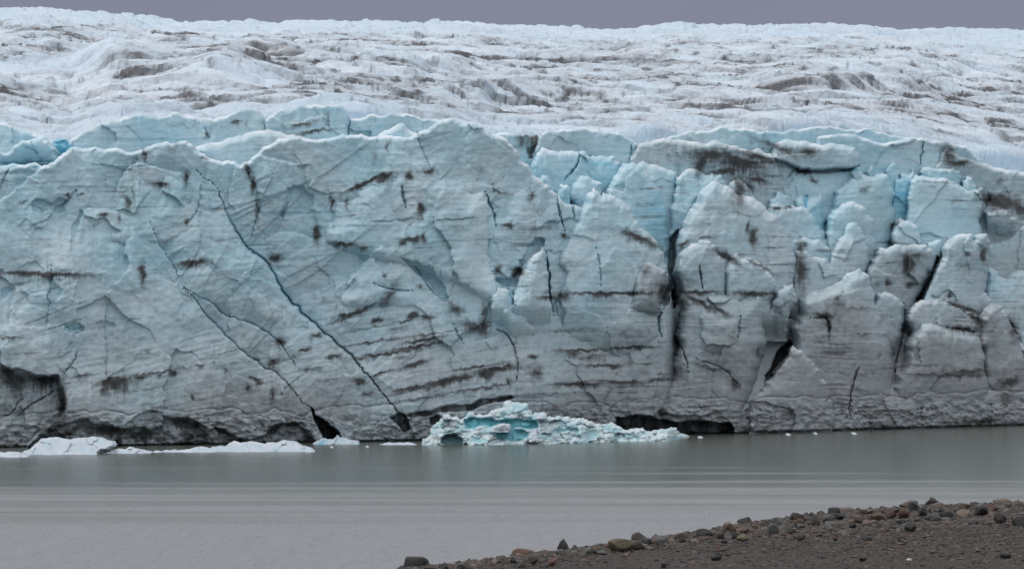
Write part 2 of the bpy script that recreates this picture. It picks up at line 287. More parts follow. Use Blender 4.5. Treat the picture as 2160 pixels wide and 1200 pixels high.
# ------------------------------------------------------------------ materials
def nt(name):
    m = bpy.data.materials.new(name); m.use_nodes = True
    t = m.node_tree; b = t.nodes['Principled BSDF']
    return m, t, b
def nd(t, typ, **kw):
    n = t.nodes.new(typ)
    for k, v in kw.items():
        if hasattr(n, k): setattr(n, k, v)
        else: n.inputs[k.replace('_', ' ')].default_value = v
    return n
def mth(t, op, a, b=None, c=None, clamp=False):
    n = t.nodes.new('ShaderNodeMath'); n.operation = op; n.use_clamp = clamp
    for i, v in enumerate((a, b, c)):
        if v is None: continue
        if isinstance(v, (int, float)): n.inputs[i].default_value = v
        else: t.links.new(v, n.inputs[i])
    return n.outputs[0]
def mixc(t, f, a, b):
    n = t.nodes.new('ShaderNodeMix'); n.data_type = 'RGBA'
    for i, v in ((0, f), (6, a), (7, b)):
        if isinstance(v, (int, float)): n.inputs[i].default_value = v
        elif isinstance(v, tuple): n.inputs[i].default_value = v + (1,) if len(v) == 3 else v
        else: t.links.new(v, n.inputs[i])
    return n.outputs[2]
def sstep(t, x, a, b):
    n = t.nodes.new('ShaderNodeMapRange'); n.interpolation_type = 'SMOOTHSTEP'
    t.links.new(x, n.inputs[0]); n.inputs[1].default_value = a; n.inputs[2].default_value = b
    return n.outputs[0]
def noise(t, vec, scale, detail=4, rough_=.55, mp=None):
    if mp:
        m = t.nodes.new('ShaderNodeMapping'); m.inputs['Scale'].default_value = mp; t.links.new(vec, m.inputs[0]); vec = m.outputs[0]
    n = t.nodes.new('ShaderNodeTexNoise'); n.inputs['Scale'].default_value = scale; n.inputs['Detail'].default_value = detail; n.inputs['Roughness'].default_value = rough_
    t.links.new(vec, n.inputs['Vector']); return n.outputs['Fac']
def attr(t, name, vec=False):
    n = t.nodes.new('ShaderNodeAttribute'); n.attribute_name = name
    return n.outputs['Vector'] if vec else n.outputs['Fac']
def ice_material(name, white, blue_c, grey, dirt_hi, dirt_lo, crust=.9, bump=.24, rough_v=.55, strata=1.0, topa=True, deep=(.11, .41, .57)):
    m, t, b = nt(name)
    bed = attr(t, 'bed', True); d = attr(t, 'dirt_shade'); bl = attr(t, 'blue'); g = attr(t, 'grime')
    tc = t.nodes.new('ShaderNodeTexCoord'); obj = tc.outputs['Object']
    geo = t.nodes.new('ShaderNodeNewGeometry'); sp = t.nodes.new('ShaderNodeSeparateXYZ'); t.links.new(geo.outputs['Normal'], sp.inputs[0]); up = sp.outputs[2]
    n_st = noise(t, bed, 1.0, 6, .6, (.014, .17, 1))
    n_st2 = noise(t, bed, 1.0, 4, .6, (.05, .42, 1))
    n_v = noise(t, bed, 1.0, 5, .6, (.13, .022, 1))
    n_f = noise(t, obj, .9, 6, .65)
    n_b = noise(t, obj, .12, 4, .6)
    bf = mth(t, 'ADD', bl, mth(t, 'MULTIPLY', mth(t, 'SUBTRACT', n_st, .5), .6 * strata))
    bf = mth(t, 'ADD', bf, mth(t, 'MULTIPLY', mth(t, 'SUBTRACT', n_b, .5), .35), clamp=True)
    c = mixc(t, bf, white, blue_c); c = mixc(t, sstep(t, bl, .62, 1.0), c, deep)  # brighter blue stands in for light passing through the ice
    gf = mth(t, 'ADD', g, mth(t, 'MULTIPLY', mth(t, 'SUBTRACT', n_st, .5), .60 * strata))
    gf = mth(t, 'ADD', gf, mth(t, 'MULTIPLY', mth(t, 'SUBTRACT', n_v, .5), .40 * strata))
    gf = mth(t, 'ADD', gf, mth(t, 'MULTIPLY', mth(t, 'SUBTRACT', n_f, .5), .5), clamp=True)
    c = mixc(t, gf, c, grey)
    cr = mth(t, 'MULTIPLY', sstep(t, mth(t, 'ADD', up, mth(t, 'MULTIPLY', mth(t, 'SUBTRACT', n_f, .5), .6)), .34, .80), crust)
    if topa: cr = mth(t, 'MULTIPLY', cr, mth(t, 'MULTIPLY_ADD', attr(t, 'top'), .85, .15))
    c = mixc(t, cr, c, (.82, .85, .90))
    df = mth(t, 'ADD', d, mth(t, 'MULTIPLY', mth(t, 'SUBTRACT', n_v, .5), .35))
    df = mth(t, 'ADD', df, mth(t, 'MULTIPLY', mth(t, 'SUBTRACT', n_st, .5), .45 * strata))
    df = mth(t, 'ADD', df, mth(t, 'MULTIPLY', mth(t, 'SUBTRACT', n_f, .5), .6))
    df = mth(t, 'ADD', df, mth(t, 'MULTIPLY', mth(t, 'SUBTRACT', n_st2, .5), .3))
    dc = mixc(t, sstep(t, n_f, .35, .65), dirt_lo, dirt_hi)
    c = mixc(t, mth(t, 'MULTIPLY', sstep(t, df, .06, .92), .97), c, dc)
    t.links.new(c, b.inputs['Base Color'])
    b.inputs['Roughness'].default_value = rough_v; b.inputs['Specular IOR Level'].default_value = .3
    hsum = mth(t, 'ADD', mth(t, 'MULTIPLY', n_f, 1.0), mth(t, 'MULTIPLY', n_st2, .45 * strata))
    hsum = mth(t, 'ADD', hsum, mth(t, 'MULTIPLY', noise(t, obj, 3.0, 4, .6), .35))
    bp = t.nodes.new('ShaderNodeBump'); bp.inputs['Strength'].default_value = bump; bp.inputs['Distance'].default_value = .7
    t.links.new(hsum, bp.inputs['Height']); t.links.new(bp.outputs[0], b.inputs['Normal'])
    return m
ICE = ice_material('glacier_ice', (.60, .70, .75), (.21, .51, .63), (.27, .292, .31), (.052, .052, .052), (.022, .0225, .023), crust=.75)
FIELD = ice_material('weathered_ice', (.69, .77, .87), (.40, .60, .76), (.34, .36, .40), (.15, .155, .17), (.055, .056, .06), crust=.25, bump=.6, strata=.5, topa=False)
BERG = ice_material('fresh_ice', (.68, .78, .81), (.15, .48, .56), (.50, .53, .55), (.16, .14, .12), (.06, .055, .05), crust=.45, bump=.6, strata=.25, deep=(.09, .40, .47))
FLOE = ice_material('floe_ice', (.58, .63, .70), (.36, .55, .64), (.50, .52, .55), (.2, .18, .16), (.1, .09, .08), crust=.4, bump=.5, strata=.3)
# ------------------------------------------------------------------ mesh helpers
def mesh_obj(name, V, faces_flat, sizes, mat, attrs=None, parent=None, smooth=True):
    me = bpy.data.meshes.new(name)
    me.vertices.add(len(V)); me.vertices.foreach_set('co', np.ascontiguousarray(V, dtype=np.float32).ravel())
    nf = len(sizes); me.loops.add(len(faces_flat)); me.polygons.add(nf)
    me.loops.foreach_set('vertex_index', np.ascontiguousarray(faces_flat, dtype=np.int32))
    st = np.concatenate([[0], np.cumsum(sizes)[:-1]]).astype(np.int32)
    me.polygons.foreach_set('loop_start', st)
    me.polygons.foreach_set('use_smooth', np.full(nf, smooth))
    if mat: me.materials.append(mat)
    for k, v in (attrs or {}).items():
        if v.ndim == 2:
            a = me.attributes.new(k, 'FLOAT_VECTOR', 'POINT'); a.data.foreach_set('vector', np.ascontiguousarray(v, dtype=np.float32).ravel())
        else:
            a = me.attributes.new(k, 'FLOAT', 'POINT'); a.data.foreach_set('value', np.ascontiguousarray(v, dtype=np.float32))
    me.update(calc_edges=True); me.validate()
    o = bpy.data.objects.new(name, me); col.objects.link(o)
    if parent: o.parent = parent
    return o
def tag(o, label=None, cat=None, group=None, kind=None):
    if label: o['label'] = label
    if cat: o['category'] = cat
    if group: o['group'] = group
    if kind: o['kind'] = kind
    return o
SEED = [0]
def ice_face(name, top, off=0., bottom=None, thick=9., rim=(9, 2.2), lean=.0165, step=2.0, mat=None, fn=None, amp=.07, dist=None, blue_add=0., grime_add=0., dirt_add=0., relief=1.0, wide=1, parent=None, bulge=0., ymul=None, fade=False):
    """solid slab of ice: its front is a relief inside the given outline, its rim rounds back, its sides run straight away from the lake"""
    SEED[0] += 1; sd_ = SEED[0]
    T = rough(top, amp, 3, 200 + sd_)
    if bottom is None:
        xs = np.linspace(T[-1][0], T[0][0], 40); Bt = np.stack([xs, yw(xs) + 9], -1)
    elif isinstance(bottom, (int, float)): Bt = np.array([(T[-1][0], bottom), (T[0][0], bottom)], float)
    else: Bt = np.array(bottom, float)
    P = np.vstack([T, Bt])
    lo = P.min(0) - step; hi = P.max(0) + step
    gx = np.arange(lo[0], hi[0] + step, step); gy = np.arange(lo[1], hi[1] + step, step)
    GX, GY = np.meshgrid(gx, gy); ny, nx = GX.shape
    inq = inside((GX[:-1, :-1] + step / 2).ravel(), (GY[:-1, :-1] + step / 2).ravel(), P).reshape(ny - 1, nx - 1)
    jj, ii = np.where(inq)
    q = np.stack([jj * nx + ii, (jj + 1) * nx + ii, (jj + 1) * nx + ii + 1, jj * nx + ii + 1], -1)
    used, inv = np.unique(q.ravel(), return_inverse=True); q = inv.reshape(-1, 4)
    px = GX.ravel()[used].copy(); py = GY.ravel()[used].copy()
    # boundary
    e = np.concatenate([q[:, [0, 1]], q[:, [1, 2]], q[:, [2, 3]], q[:, [3, 0]]]); es = np.sort(e, 1)
    key = es[:, 0].astype(np.int64) * (len(px) + 1) + es[:, 1]
    uq, idx, cnt = np.unique(key, return_index=True, return_counts=True)
    be = e[idx[cnt == 1]]; bv = np.unique(be)
    R, rd = rim
    d = np.full(len(px), 1e9)
    near = local(px, py, T, R * 1.2 + 4)
    # chunked by columns so that long crests stay fast
    order = near[np.argsort(px[near])]
    for ch in np.array_split(order, max(1, len(order) // 4000)):
        if not len(ch): continue
        a, b = px[ch].min() - R - 30, px[ch].max() + R + 30
        keep = [k for k in range(len(T) - 1) if max(T[k][0], T[k + 1][0]) >= a and min(T[k][0], T[k + 1][0]) <= b]
        if not keep: continue
        best = np.full(len(ch), 1e9); bx = px[ch].copy(); by = py[ch].copy()
        for k in keep:
            A, B = T[k], T[k + 1]; D = B - A; L2 = max(D @ D, 1e-9)
            tt = np.clip(((px[ch] - A[0]) * D[0] + (py[ch] - A[1]) * D[1]) / L2, 0, 1)
            qx = A[0] + tt * D[0]; qy = A[1] + tt * D[1]; ds = np.hypot(px[ch] - qx, py[ch] - qy)
            m = ds < best; best = np.where(m, ds, best); bx = np.where(m, qx, bx); by = np.where(m, qy, by)
        isb = np.isin(ch, bv) & (best < step * 1.5)
        px[ch] = np.where(isb, bx, px[ch]); py[ch] = np.where(isb, by, py[ch]); d[ch] = np.where(isb, 0, best)
    fo, dirt_shade, blue, grime, s = (fn or features)(px, py, sd_, None)
    u = np.clip(1 - d / R, 0, 1)
    rimoff = rd * (1 - np.sqrt(np.clip(1 - u * u, 0, 1)))
    Rb = R * 6
    D0 = base_dist(px) if dist is None else dist(px)
    ref = yw(px) if ymul is None else ymul(px)
    if callable(off): off = off(px, py)
    if bottom is None: rimoff = rimoff * (.12 + .88 * ss(15, 170, yw(px) - py))
    Y = D0 + off + lean * np.clip(ref - py, -20, 900) + fo * relief + rimoff
    if fade:
        bo = np.argsort(Bt[:, 0]); by_ = np.interp(px, Bt[bo, 0], Bt[bo, 1])
        FL = 70. if fade is True else float(fade)
        Y += 6.0 * ss(0, 1, 1 - (by_ - py) / FL) ** 1.5
    if bulge:
        db = near_line(px, py, T)[0]; Y += bulge * np.clip(1 - db / 60., 0, 1) ** 2
    V = to_world(px, py, Y)
    n0 = len(V)
    remap = np.full(n0, -1); remap[bv] = n0 + np.arange(len(bv))
    Vb = V[bv].copy(); Vb[:, 1] += thick; Vb[:, 2] -= .06 * thick
    sk = np.stack([be[:, 1], be[:, 0], remap[be[:, 0]], remap[be[:, 1]]], -1)
    V2 = np.vstack([V, Vb]); Q = np.vstack([q, sk])
    bedv = np.stack([px, s, np.full(n0, sd_ * 9.)], -1)
    ex = lambda a: np.concatenate([a, a[bv]])
    at = dict(top=ex(ss(8, 1.5, d) * (.15 + .85 * ss(-.35, .45, gn(px / 30., py / 30., 77 + sd_)))), dirt_shade=ex(np.clip(dirt_shade + dirt_add, 0, 1.2)), blue=ex(np.clip(blue + blue_add, 0, 1)), grime=ex(np.clip(grime + grime_add, 0, 1)), bed=np.vstack([bedv, bedv[bv]]))
    return mesh_obj(name, V2, Q.ravel(), np.full(len(Q), 4), mat or ICE, at, parent)
# ------------------------------------------------------------------ the glacier's upper surface
SKY = np.array([(-400,24),(0,27),(95,25),(180,31),(250,37),(320,46),(380,51),(560,53),(720,55),(780,53),(900,57),(970,54),(1100,57),(1255,63),(1360,59),(1440,57),(1560,65),(1630,62),(1730,59),(1830,62),(1900,67),(2020,66),(2160,70),(2600,74)], float)
NEAR = np.array([(-400,275),(0,276),(80,290),(150,294),(230,262),(360,244),(560,248),(700,236),(930,262),(1050,292),(1140,296),(1300,292),(1450,286),(1750,280),(1900,290),(2050,322),(2160,335),(2600,345)], float)
def build_field():
    cols = np.arange(-240, 2401, 2.2); rows = 640; t = np.linspace(0, 1, rows)
    px, tt = np.meshgrid(cols, t)
    Y0 = base_dist(px) + 50; Yf = 1500.
    Y = Y0 * (Yf / Y0) ** (tt * 1.06)
    X = (px - CX) / F * Y
    sky = np.interp(px, SKY[:, 0], SKY[:, 1]) + 5; nr = np.interp(px, NEAR[:, 0], NEAR[:, 1])
    z0 = (HY - nr) / F * Y0; zf = (HY - sky) / F * Yf
    lin = (Y - Y0) / (Yf - Y0)
    over = np.clip(Y - Yf, 0, None)
    z = H + z0 + (zf - z0) * np.minimum(lin, 1) - over * .05
    # long ice ridges across the slope, creased between
    wX = X + 22 * gn(X / 120., Y / 90., 11) ; wY = Y + 10 * gn(X / 130., Y / 70., 12) + .10 * X + 3.5 * gn(X / 24., Y / 20., 13)
    near = 1 - ss(.0, .10, tt)
    far = ss(.55, .95, tt)
    n1 = gn(wX / 52., wY / 34., 21); n2 = gn(wX / 27., wY / 13., 22); n3 = gn(wX / 12., wY / 5.5, 23)
    b1, b2, b3 = np.abs(n1), np.abs(n2), np.abs(n3)
    k1 = 1 - np.exp(-b1 * 7)
    def lumps(sx, sy, sd):
        d1, d2, ih, ddx, ddy = cells(wX / sx + .35 * gn(wX / sx * .6, wY / sy * .6, sd), wY / sy + .35 * gn(wX / sx * .6, wY / sy * .6, sd + 1), sd + 2)
        return 1 - d1 ** 1.6 + (ih - .5) * 1.1 - .5 * ddy, d2 - d1
    k2, e2 = lumps(19., 9., 61); k3, e3 = lumps(7.5, 3.6, 66)
    k2b, e2b = lumps(12., 6.2, 71); k2 = .6 * k2 + .4 * k2b
    sc_ = 1 + .9 * far
    zz = z - 3.2 * k1 - 2.0 * k2
    n4 = fbm(wX / 6.5 + .2 * zz, wY / 4. + zz * 1.1, 24, 3)
    dz = 2.6 * (k1 - .5) + 2.1 * (k2 - .5) + .85 * (k3 - .5) + .38 * n4 + 3.0 * gn(X / 170., Y / 120., 25)
    dz *= (.75 + .25 * ss(.0, .08, tt)) * (1 - .35 * far)
    # a few big swells that can be told apart
    for cx, cy, rx, ry, hh in [(70,125,130,30,5),(1600,122,190,14,2.5),(560,150,120,14,4),(900,165,150,14,3),(1300,140,170,14,2),(1900,165,200,16,2.5),(480,190,110,14,5),(1750,205,220,10,4),(250,175,90,18,4),(1100,215,140,12,3)]:
        pyb = HY - (z - H) / Y * F
        g = np.exp(-((px - cx) / rx) ** 2 - np.where(pyb < cy, ((pyb - cy) / (ry * 1.6)) ** 2, ((pyb - cy) / (ry * .35)) ** 2))
        dz = dz + hh * g
    z = z + dz * sc_ * np.where(tt > .98, .4, 1)
    crease = np.exp(-b1 * 14) * .8 + np.exp(-e2 * 12) * 1.1 + np.exp(-e3 * 9) * .7 + .5 * np.exp(-e2b * 11)
    slope = np.gradient(z, axis=0) / np.gradient(Y, axis=0) - .12
    crease = crease * .75 + .55 * ss(.12, .8, slope)
    patch = fbm(wX / 42. + 9, wY / 30., 31, 5, .6)
    mid = (.35 + .65 * ss(.0, .10, tt)) * (1 - ss(.62, .84, tt))
    dirt_shade = (crease * (.30 + .75 * ss(-.35, .35, patch)) + .26 * ss(.05, .5, patch)) * (.10 + .9 * mid) * .70  # dirt, plus painted shading where even light leaves creases and slopes flat
    dirt_shade += .12 * n4 * mid
    grime = np.clip(.10 + .55 * mid * ss(-.3, .4, patch) + .2 * n3 * mid, 0, 1)
    blue = np.clip(.30 + .30 * far + .45 * gn(X / 45., Y / 25., 32) + .35 * near, 0, .6)
    z[0] -= 22; z[1] -= 1.2
    V = np.stack([X, Y, z], -1).reshape(-1, 3)
    ny, nx = px.shape
    a = (np.arange(ny - 1)[:, None] * nx + np.arange(nx - 1)[None]).ravel()
    q = np.stack([a, a + 1, a + nx + 1, a + nx], -1)
    bed = np.stack([X * 1.1, Y * 2.2 + z * 3, z * 0], -1).reshape(-1, 3)
    o = mesh_obj('glacier', V, q.ravel(), np.full(len(q), 4), FIELD, dict(dirt_shade=np.clip(dirt_shade, 0, 1.2).ravel(), blue=blue.ravel(), grime=grime.ravel(), bed=bed))
    tag(o, kind='structure')
build_field()
#FRONT
# ------------------------------------------------------------------ the ice front
front = ice_face('glacier_front', [(-240,330),(-120,318),(-40,335),(0,352),(60,345),(112,342),(124,330),(140,318),(150,310),(163,310),(183,313),(200,310),(240,313),(277,322),(300,315),(323,305),(353,298),(383,297),(403,303),(412,318),(447,335),(493,340),(507,349),(527,338),(547,318),(567,307),(600,293),(627,287),(667,295),(700,290),(763,282),(803,287),(843,288),(880,282),(887,277),(907,267),(940,253),(967,255),(1003,258),(1020,270),(1037,285),(1053,287),(1073,300),(1093,320),(1113,347),(1120,357),(1137,377),(1160,400),(1200,430),(1300,480),(1400,560),(1420,650),(1500,650),(1700,660),(1850,690),(2000,700),(2160,700),(2320,690),(2400,700)], lambda p, q: 9 * ss(1400, 1445, p) * ss(30, 190, yw(p) - q), thick=34, rim=(8, 2.6), step=2.0, amp=.09)
tag(front, kind='structure')
def thing(name, label, cat, *a, group=None, **k):
    if name == 'ice_ridge' and k.get('grime_add', 0) < 0: k['grime_add'] = .08
    if name == 'ice_ridge': a = (a[0], a[1] * 1.5) + a[2:]; k['blue_add'] = k.get('blue_add', 0) * .45; k.setdefault('thick', 14)
    return tag(ice_face(name, *a, **k), label, cat, group)
SER = 'seracs standing on the glacier front'
RID = 'ice ridges behind the front crest'
# second tier, left to right
thing('ice_ridge', 'low pale ice ridge behind the front crest at the far left edge', 'ice ridge', [(-240,270),(-60,255),(0,259),(30,268),(70,283),(115,296),(120,310)], 19, bottom=380, rim=(7,2.5), group=RID)
thing('ice_ridge', 'long pale blue ice wall with a rising white crest, behind the left front crest', 'ice ridge', [(140,300),(165,283),(200,264),(233,251),(270,246),(300,240),(363,235),(410,247),(450,252),(477,246),(500,232),(520,227),(540,229),(552,242),(563,268),(566,290)], 18, bottom=380, rim=(7,2.5), blue_add=.10, grime_add=-.1, group=RID)
thing('ice_ridge', 'flat topped blue ice wall with dark cracks, between the long wall and the pointed crest', 'ice ridge', [(556,290),(558,255),(590,230),(630,221),(665,220),(722,223),(732,236),(735,250),(736,320)], 17, bottom=380, rim=(6,2), blue_add=.16, grime_add=-.12, group=RID)
thing('ice_ridge', 'low smooth blue ice wall behind the highest point of the front', 'ice ridge', [(730,300),(735,249),(780,241),(820,238),(860,240),(905,250),(945,258),(1000,270),(1010,320)], 19, bottom=380, rim=(6,2), blue_add=.16, grime_add=-.12, group=RID)
thing('ice_ridge', 'slanting white ledge joining the front crest to the wall behind it', 'ice ridge', [(380,330),(410,312),(440,302),(480,291),(520,281),(567,273),(600,283),(640,291),(660,310)], 9, bottom=390, rim=(14,6), grime_add=.05, group=RID)
thing('ice_ridge', 'small white hump of ice peeping over the front crest', 'ice ridge', [(770,300),(800,283),(822,273),(838,262),(848,260),(862,274),(880,282),(895,274),(915,268),(930,290)], 9, bottom=340, rim=(12,6), grime_add=-.05, group=RID)
thing('ice_ridge', 'thin pale band of ice behind the right-hand seracs, the farthest wall on that side', 'ice ridge', [(1380,300),(1440,281),(1480,276),(1560,272),(1640,278),(1700,271),(1750,265),(1800,272),(1850,279),(1900,288),(1960,300)], 24, bottom=350, rim=(5,2), blue_add=.2, grime_add=-.1, group=RID)
thing('ice_ridge', 'blue ice wall with a level rim, right of the dark gully', 'ice ridge', [(1128,350),(1134,300),(1140,281),(1175,276),(1213,272),(1287,278),(1320,288),(1337,297),(1352,312),(1360,340)], 18, bottom=420, rim=(6,2), blue_add=.2, grime_add=-.12, group=RID)
thing('ice_ridge', 'grey ice shelf left of the dark gully under the pointed crest', 'ice ridge', [(1010,300),(1040,283),(1070,280),(1100,282),(1140,286),(1150,330)], 20, bottom=420, rim=(6,2), blue_add=.05, group=RID)
thing('ice_ridge', 'pale blue ice wall split by a thin deep blue crack, upper right', 'ice ridge', [(1722,340),(1726,288),(1760,284),(1830,293),(1850,300),(1900,295),(1950,292),(1990,297),(2020,305),(2050,320),(2070,340)], 19.6, bottom=430, rim=(7,2.5), blue_add=.22, grime_add=-.15, group=RID)
thing('ice_ridge', 'grey sloping ice shoulder with a dirty crack at the upper right edge', 'ice ridge', [(1975,345),(1990,312),(2010,318),(2040,331),(2080,345),(2115,356),(2150,362),(2200,350),(2300,345),(2400,345)], 18.5, bottom=470, rim=(10,4), grime_add=.25, group=RID)
thing('ice_ridge', 'big grey ice dome with a dirty arch, above the row of seracs', 'ice ridge', [(1330,330),(1345,305),(1370,300),(1400,291),(1440,296),(1473,300),(1540,307),(1600,312),(1640,327),(1667,343),(1680,355),(1688,375),(1700,410)], 17, bottom=500, rim=(10,4), grime_add=.3, dirt_add=.08, group=RID)
thing('ice_ridge', 'smooth rounded white slab of ice overhanging a bright blue hollow', 'ice ridge', [(1625,330),(1632,303),(1660,293),(1690,297),(1720,303),(1780,305),(1805,312),(1813,330),(1812,346)], 16.3, bottom=[(1808,352),(1770,350),(1730,356),(1690,352),(1660,340)], rim=(14,5), blue_add=-.05, grime_add=.1, thick=6, group=RID)
thing('ice_ridge', 'grey ice block under the overhanging white slab', 'ice ridge', [(1655,420),(1665,372),(1690,362),(1740,364),(1775,360),(1795,357),(1812,352),(1822,372),(1826,400)], 17.2, bottom=470, rim=(8,3), blue_add=.25, group=RID)
# seracs, from the back to the front
def serac(label, top, off, bottom, rim=(11, 3.2), **k):
    if off > 1: off *= 2.1
    k['blue_add'] = k.get('blue_add', 0) * .75
    k.setdefault('thick', 16); k.setdefault('bulge', 1.6); k.setdefault('amp', .10); k.setdefault('fade', bottom is not None); rim = (rim[0] * .95, rim[1] * 1.05)
    return thing('serac', label, 'serac', top, off, bottom=bottom, rim=rim, group=SER, **k)
serac('small rounded blue dome of ice at the far left, above a bright blue crack', [(-30,330),(0,318),(20,320),(27,309),(43,297),(73,292),(100,297),(115,313),(121,338)], 5, 356, rim=(8,3), blue_add=.15, grime_add=-.1)
serac('bright blue notch of ice beside the small dome at the far left', [(108,345),(114,296),(130,292),(150,300),(158,345)], 9, 370, rim=(4,1), blue_add=.45, grime_add=-.2)
serac('smooth blue slab with a forked deep blue crack, below the level wall', [(1118,420),(1120,357),(1130,327),(1143,310),(1160,317),(1180,320),(1200,319),(1230,318),(1240,327),(1252,340),(1258,420)], 9, 470, blue_add=.22, grime_add=-.12)
serac('broad blue block right of the forked crack', [(1232,420),(1238,332),(1267,328),(1297,330),(1308,343),(1314,420)], 9.8, 480, blue_add=.2, grime_add=-.1)
serac('pale block with a dirty top behind the tapering blue dome', [(1320,360),(1345,345),(1385,348),(1405,355),(1428,363),(1432,380),(1440,480)], 9.5, 560, blue_add=.06, grime_add=.1)
serac('tapering blue dome left of the tallest grey dome', [(1270,520),(1275,408),(1287,387),(1300,367),(1313,344),(1333,342),(1350,350),(1367,370),(1383,393),(1395,410),(1402,435),(1407,450),(1408,485),(1412,540)], 6.5, 640, rim=(14,4.5), blue_add=.15, grime_add=-.08)
serac('squarish pale block behind the tallest grey dome', [(1405,520),(1418,410),(1426,374),(1442,362),(1480,363),(1520,368),(1530,388),(1560,400),(1600,440)], 8.5, 640, blue_add=.12)
serac('small dirty hump joined to the right shoulder of the tallest grey dome', [(1530,420),(1540,385),(1556,378),(1575,392),(1592,415),(1605,440)], 7.5, 560, rim=(9,3))
serac('small white lump perched on the wall crest below the pointed peak', [(1108,400),(1113,380),(1125,373),(1138,378),(1147,370),(1156,371),(1163,392),(1164,410)], 4.2, 440, rim=(8,3), blue_add=.1, grime_add=-.15)
serac('narrow blue tower left of the notched white pyramid', [(1198,470),(1205,405),(1217,378),(1230,371),(1243,373),(1253,380),(1265,384),(1268,412),(1272,480)], 5.5, 560, blue_add=.22, grime_add=-.15)
serac('small pale blue pinnacle behind the blue twin block', [(1612,470),(1620,421),(1637,403),(1655,408),(1672,414),(1680,470)], 11, 540, blue_add=.3, grime_add=-.15)
serac('pale block with a bright blue streak, behind the dirty stepped block', [(1665,480),(1673,421),(1684,413),(1693,410),(1730,408),(1737,433),(1743,467),(1745,492),(1750,540)], 10.5, 580, blue_add=.32, grime_add=-.18)
serac('large smooth blue block in the middle of the right-hand group', [(1742,470),(1757,403),(1777,383),(1797,372),(1807,377),(1817,368),(1847,366),(1870,367),(1877,383),(1887,417),(1892,450),(1888,478),(1880,520)], 10.5, 620, rim=(12,4), blue_add=.16, grime_add=-.1)
serac('thin white finger of ice over the large smooth blue block', [(1822,390),(1826,362),(1836,350),(1843,355),(1847,390)], 12, 420, rim=(6,2), blue_add=.12, grime_add=-.15)
serac('stubby white finger of ice nearest the thin deep blue crack', [(1866,400),(1872,350),(1882,342),(1893,345),(1897,362),(1898,400)], 12.5, 470, rim=(6,2), blue_add=.2, grime_add=-.15)
serac('low blue block between the two biggest right-hand blocks', [(1875,470),(1886,378),(1899,363),(1913,367),(1930,354),(1936,400),(1940,470)], 11.8, 620, blue_add=.3, grime_add=-.15)
serac('pale blue slab behind the widest flat topped block', [(1925,420),(1938,362),(1945,353),(1977,355),(2000,356),(2027,358),(2030,400)], 11.5, 480, rim=(8,3), blue_add=.26, grime_add=-.15)
serac('little rounded knob behind the right corner of the widest block', [(2022,420),(2027,382),(2040,371),(2053,373),(2060,392),(2064,430)], 10.8, 460, rim=(8,3), blue_add=.15, grime_add=-.1)
serac('widest flat topped block, tilted, near the right edge', [(1905,540),(1912,450),(1913,417),(1920,383),(1932,368),(1953,373),(1980,377),(2007,383),(2033,393),(2073,395),(2072,423),(2074,447),(2072,480),(2076,540)], 9.8, 660, rim=(10,3.2), blue_add=.1, grime_add=-.05)
serac('brown topped block of dirty ice at the right edge', [(2068,440),(2078,398),(2110,396),(2150,402),(2200,398),(2300,400),(2400,410)], 12, 640, rim=(10,4), grime_add=.3)
serac('rounded grey block under the brown topped ice at the right edge', [(2070,520),(2078,447),(2100,438),(2132,442),(2146,462),(2142,490),(2115,507),(2090,512)], 9.5, 516, rim=(10,3), grime_add=.2)
serac('grey wall of ice under the rounded grey block at the right edge', [(2066,600),(2074,515),(2110,505),(2150,480),(2200,470),(2300,480),(2400,480)], 10.5, 720, rim=(8,3), grime_add=.2)
serac('stepped blue block with a dirty notch in its top', [(1610,520),(1620,444),(1640,425),(1653,433),(1673,433),(1707,447),(1723,467),(1740,490),(1752,510),(1770,560)], 8.5, 640, rim=(10,3), blue_add=.1)
serac('arched blue block in front of the large smooth block', [(1742,540),(1747,477),(1760,443),(1773,426),(1800,425),(1823,437),(1837,457),(1845,480),(1848,540)], 7.5, 640, rim=(12,4), blue_add=.12)
serac('small pale cone between the arched block and the dirty eyed block', [(1878,560),(1887,472),(1900,460),(1920,467),(1937,480),(1942,505),(1948,560)], 8.0, 640, rim=(10,3))
serac('white slab lying behind the dirty wedge', [(1662,560),(1673,504),(1693,498),(1727,503),(1747,520),(1760,540),(1768,580)], 6.5, 640, rim=(10,3))
serac('pale thumb shaped pinnacle in front of the arched block', [(1752,600),(1763,515),(1777,497),(1780,480),(1790,468),(1810,470),(1823,487),(1828,503),(1836,528),(1834,560),(1840,600)], 5.8, 680, rim=(12,3.5), blue_add=.05)
serac('dirty wedge of ice right of the tallest grey dome', [(1668,640),(1675,529),(1700,527),(1733,543),(1760,560),(1777,580),(1790,640)], 5.0, 720, rim=(12,4), grime_add=.15)
serac('dark chip of ice beside the leaning tower', [(1945,560),(1955,512),(1973,505),(1987,507),(1990,530),(1985,580)], 7.0, 640, rim=(8,2.5), grime_add=.1)
serac('dirty block with dark eye-like holes', [(1824,640),(1828,573),(1837,547),(1853,523),(1887,515),(1933,515),(1957,523),(1970,533),(1971,567),(1955,590),(1935,632),(1925,660)], 4.5, 740, rim=(13,4), grime_add=.3)
serac('leaning tower of pale ice with a split top', [(1938,650),(1943,630),(1960,597),(1980,560),(1990,523),(2007,503),(2027,492),(2050,492),(2054,507),(2058,493),(2083,494),(2083,533),(2083,583),(2077,617),(2093,640),(2110,690)], 3.5, 760, rim=(12,3.6), grime_add=.08)
serac('rough white rubble slope of ice at the right edge', [(2070,640),(2082,560),(2105,572),(2120,585),(2140,570),(2160,560),(2220,540),(2300,560),(2400,560)], 6.5, 760, rim=(16,7), lean=.03, grime_add=-.1, blue_add=.05)
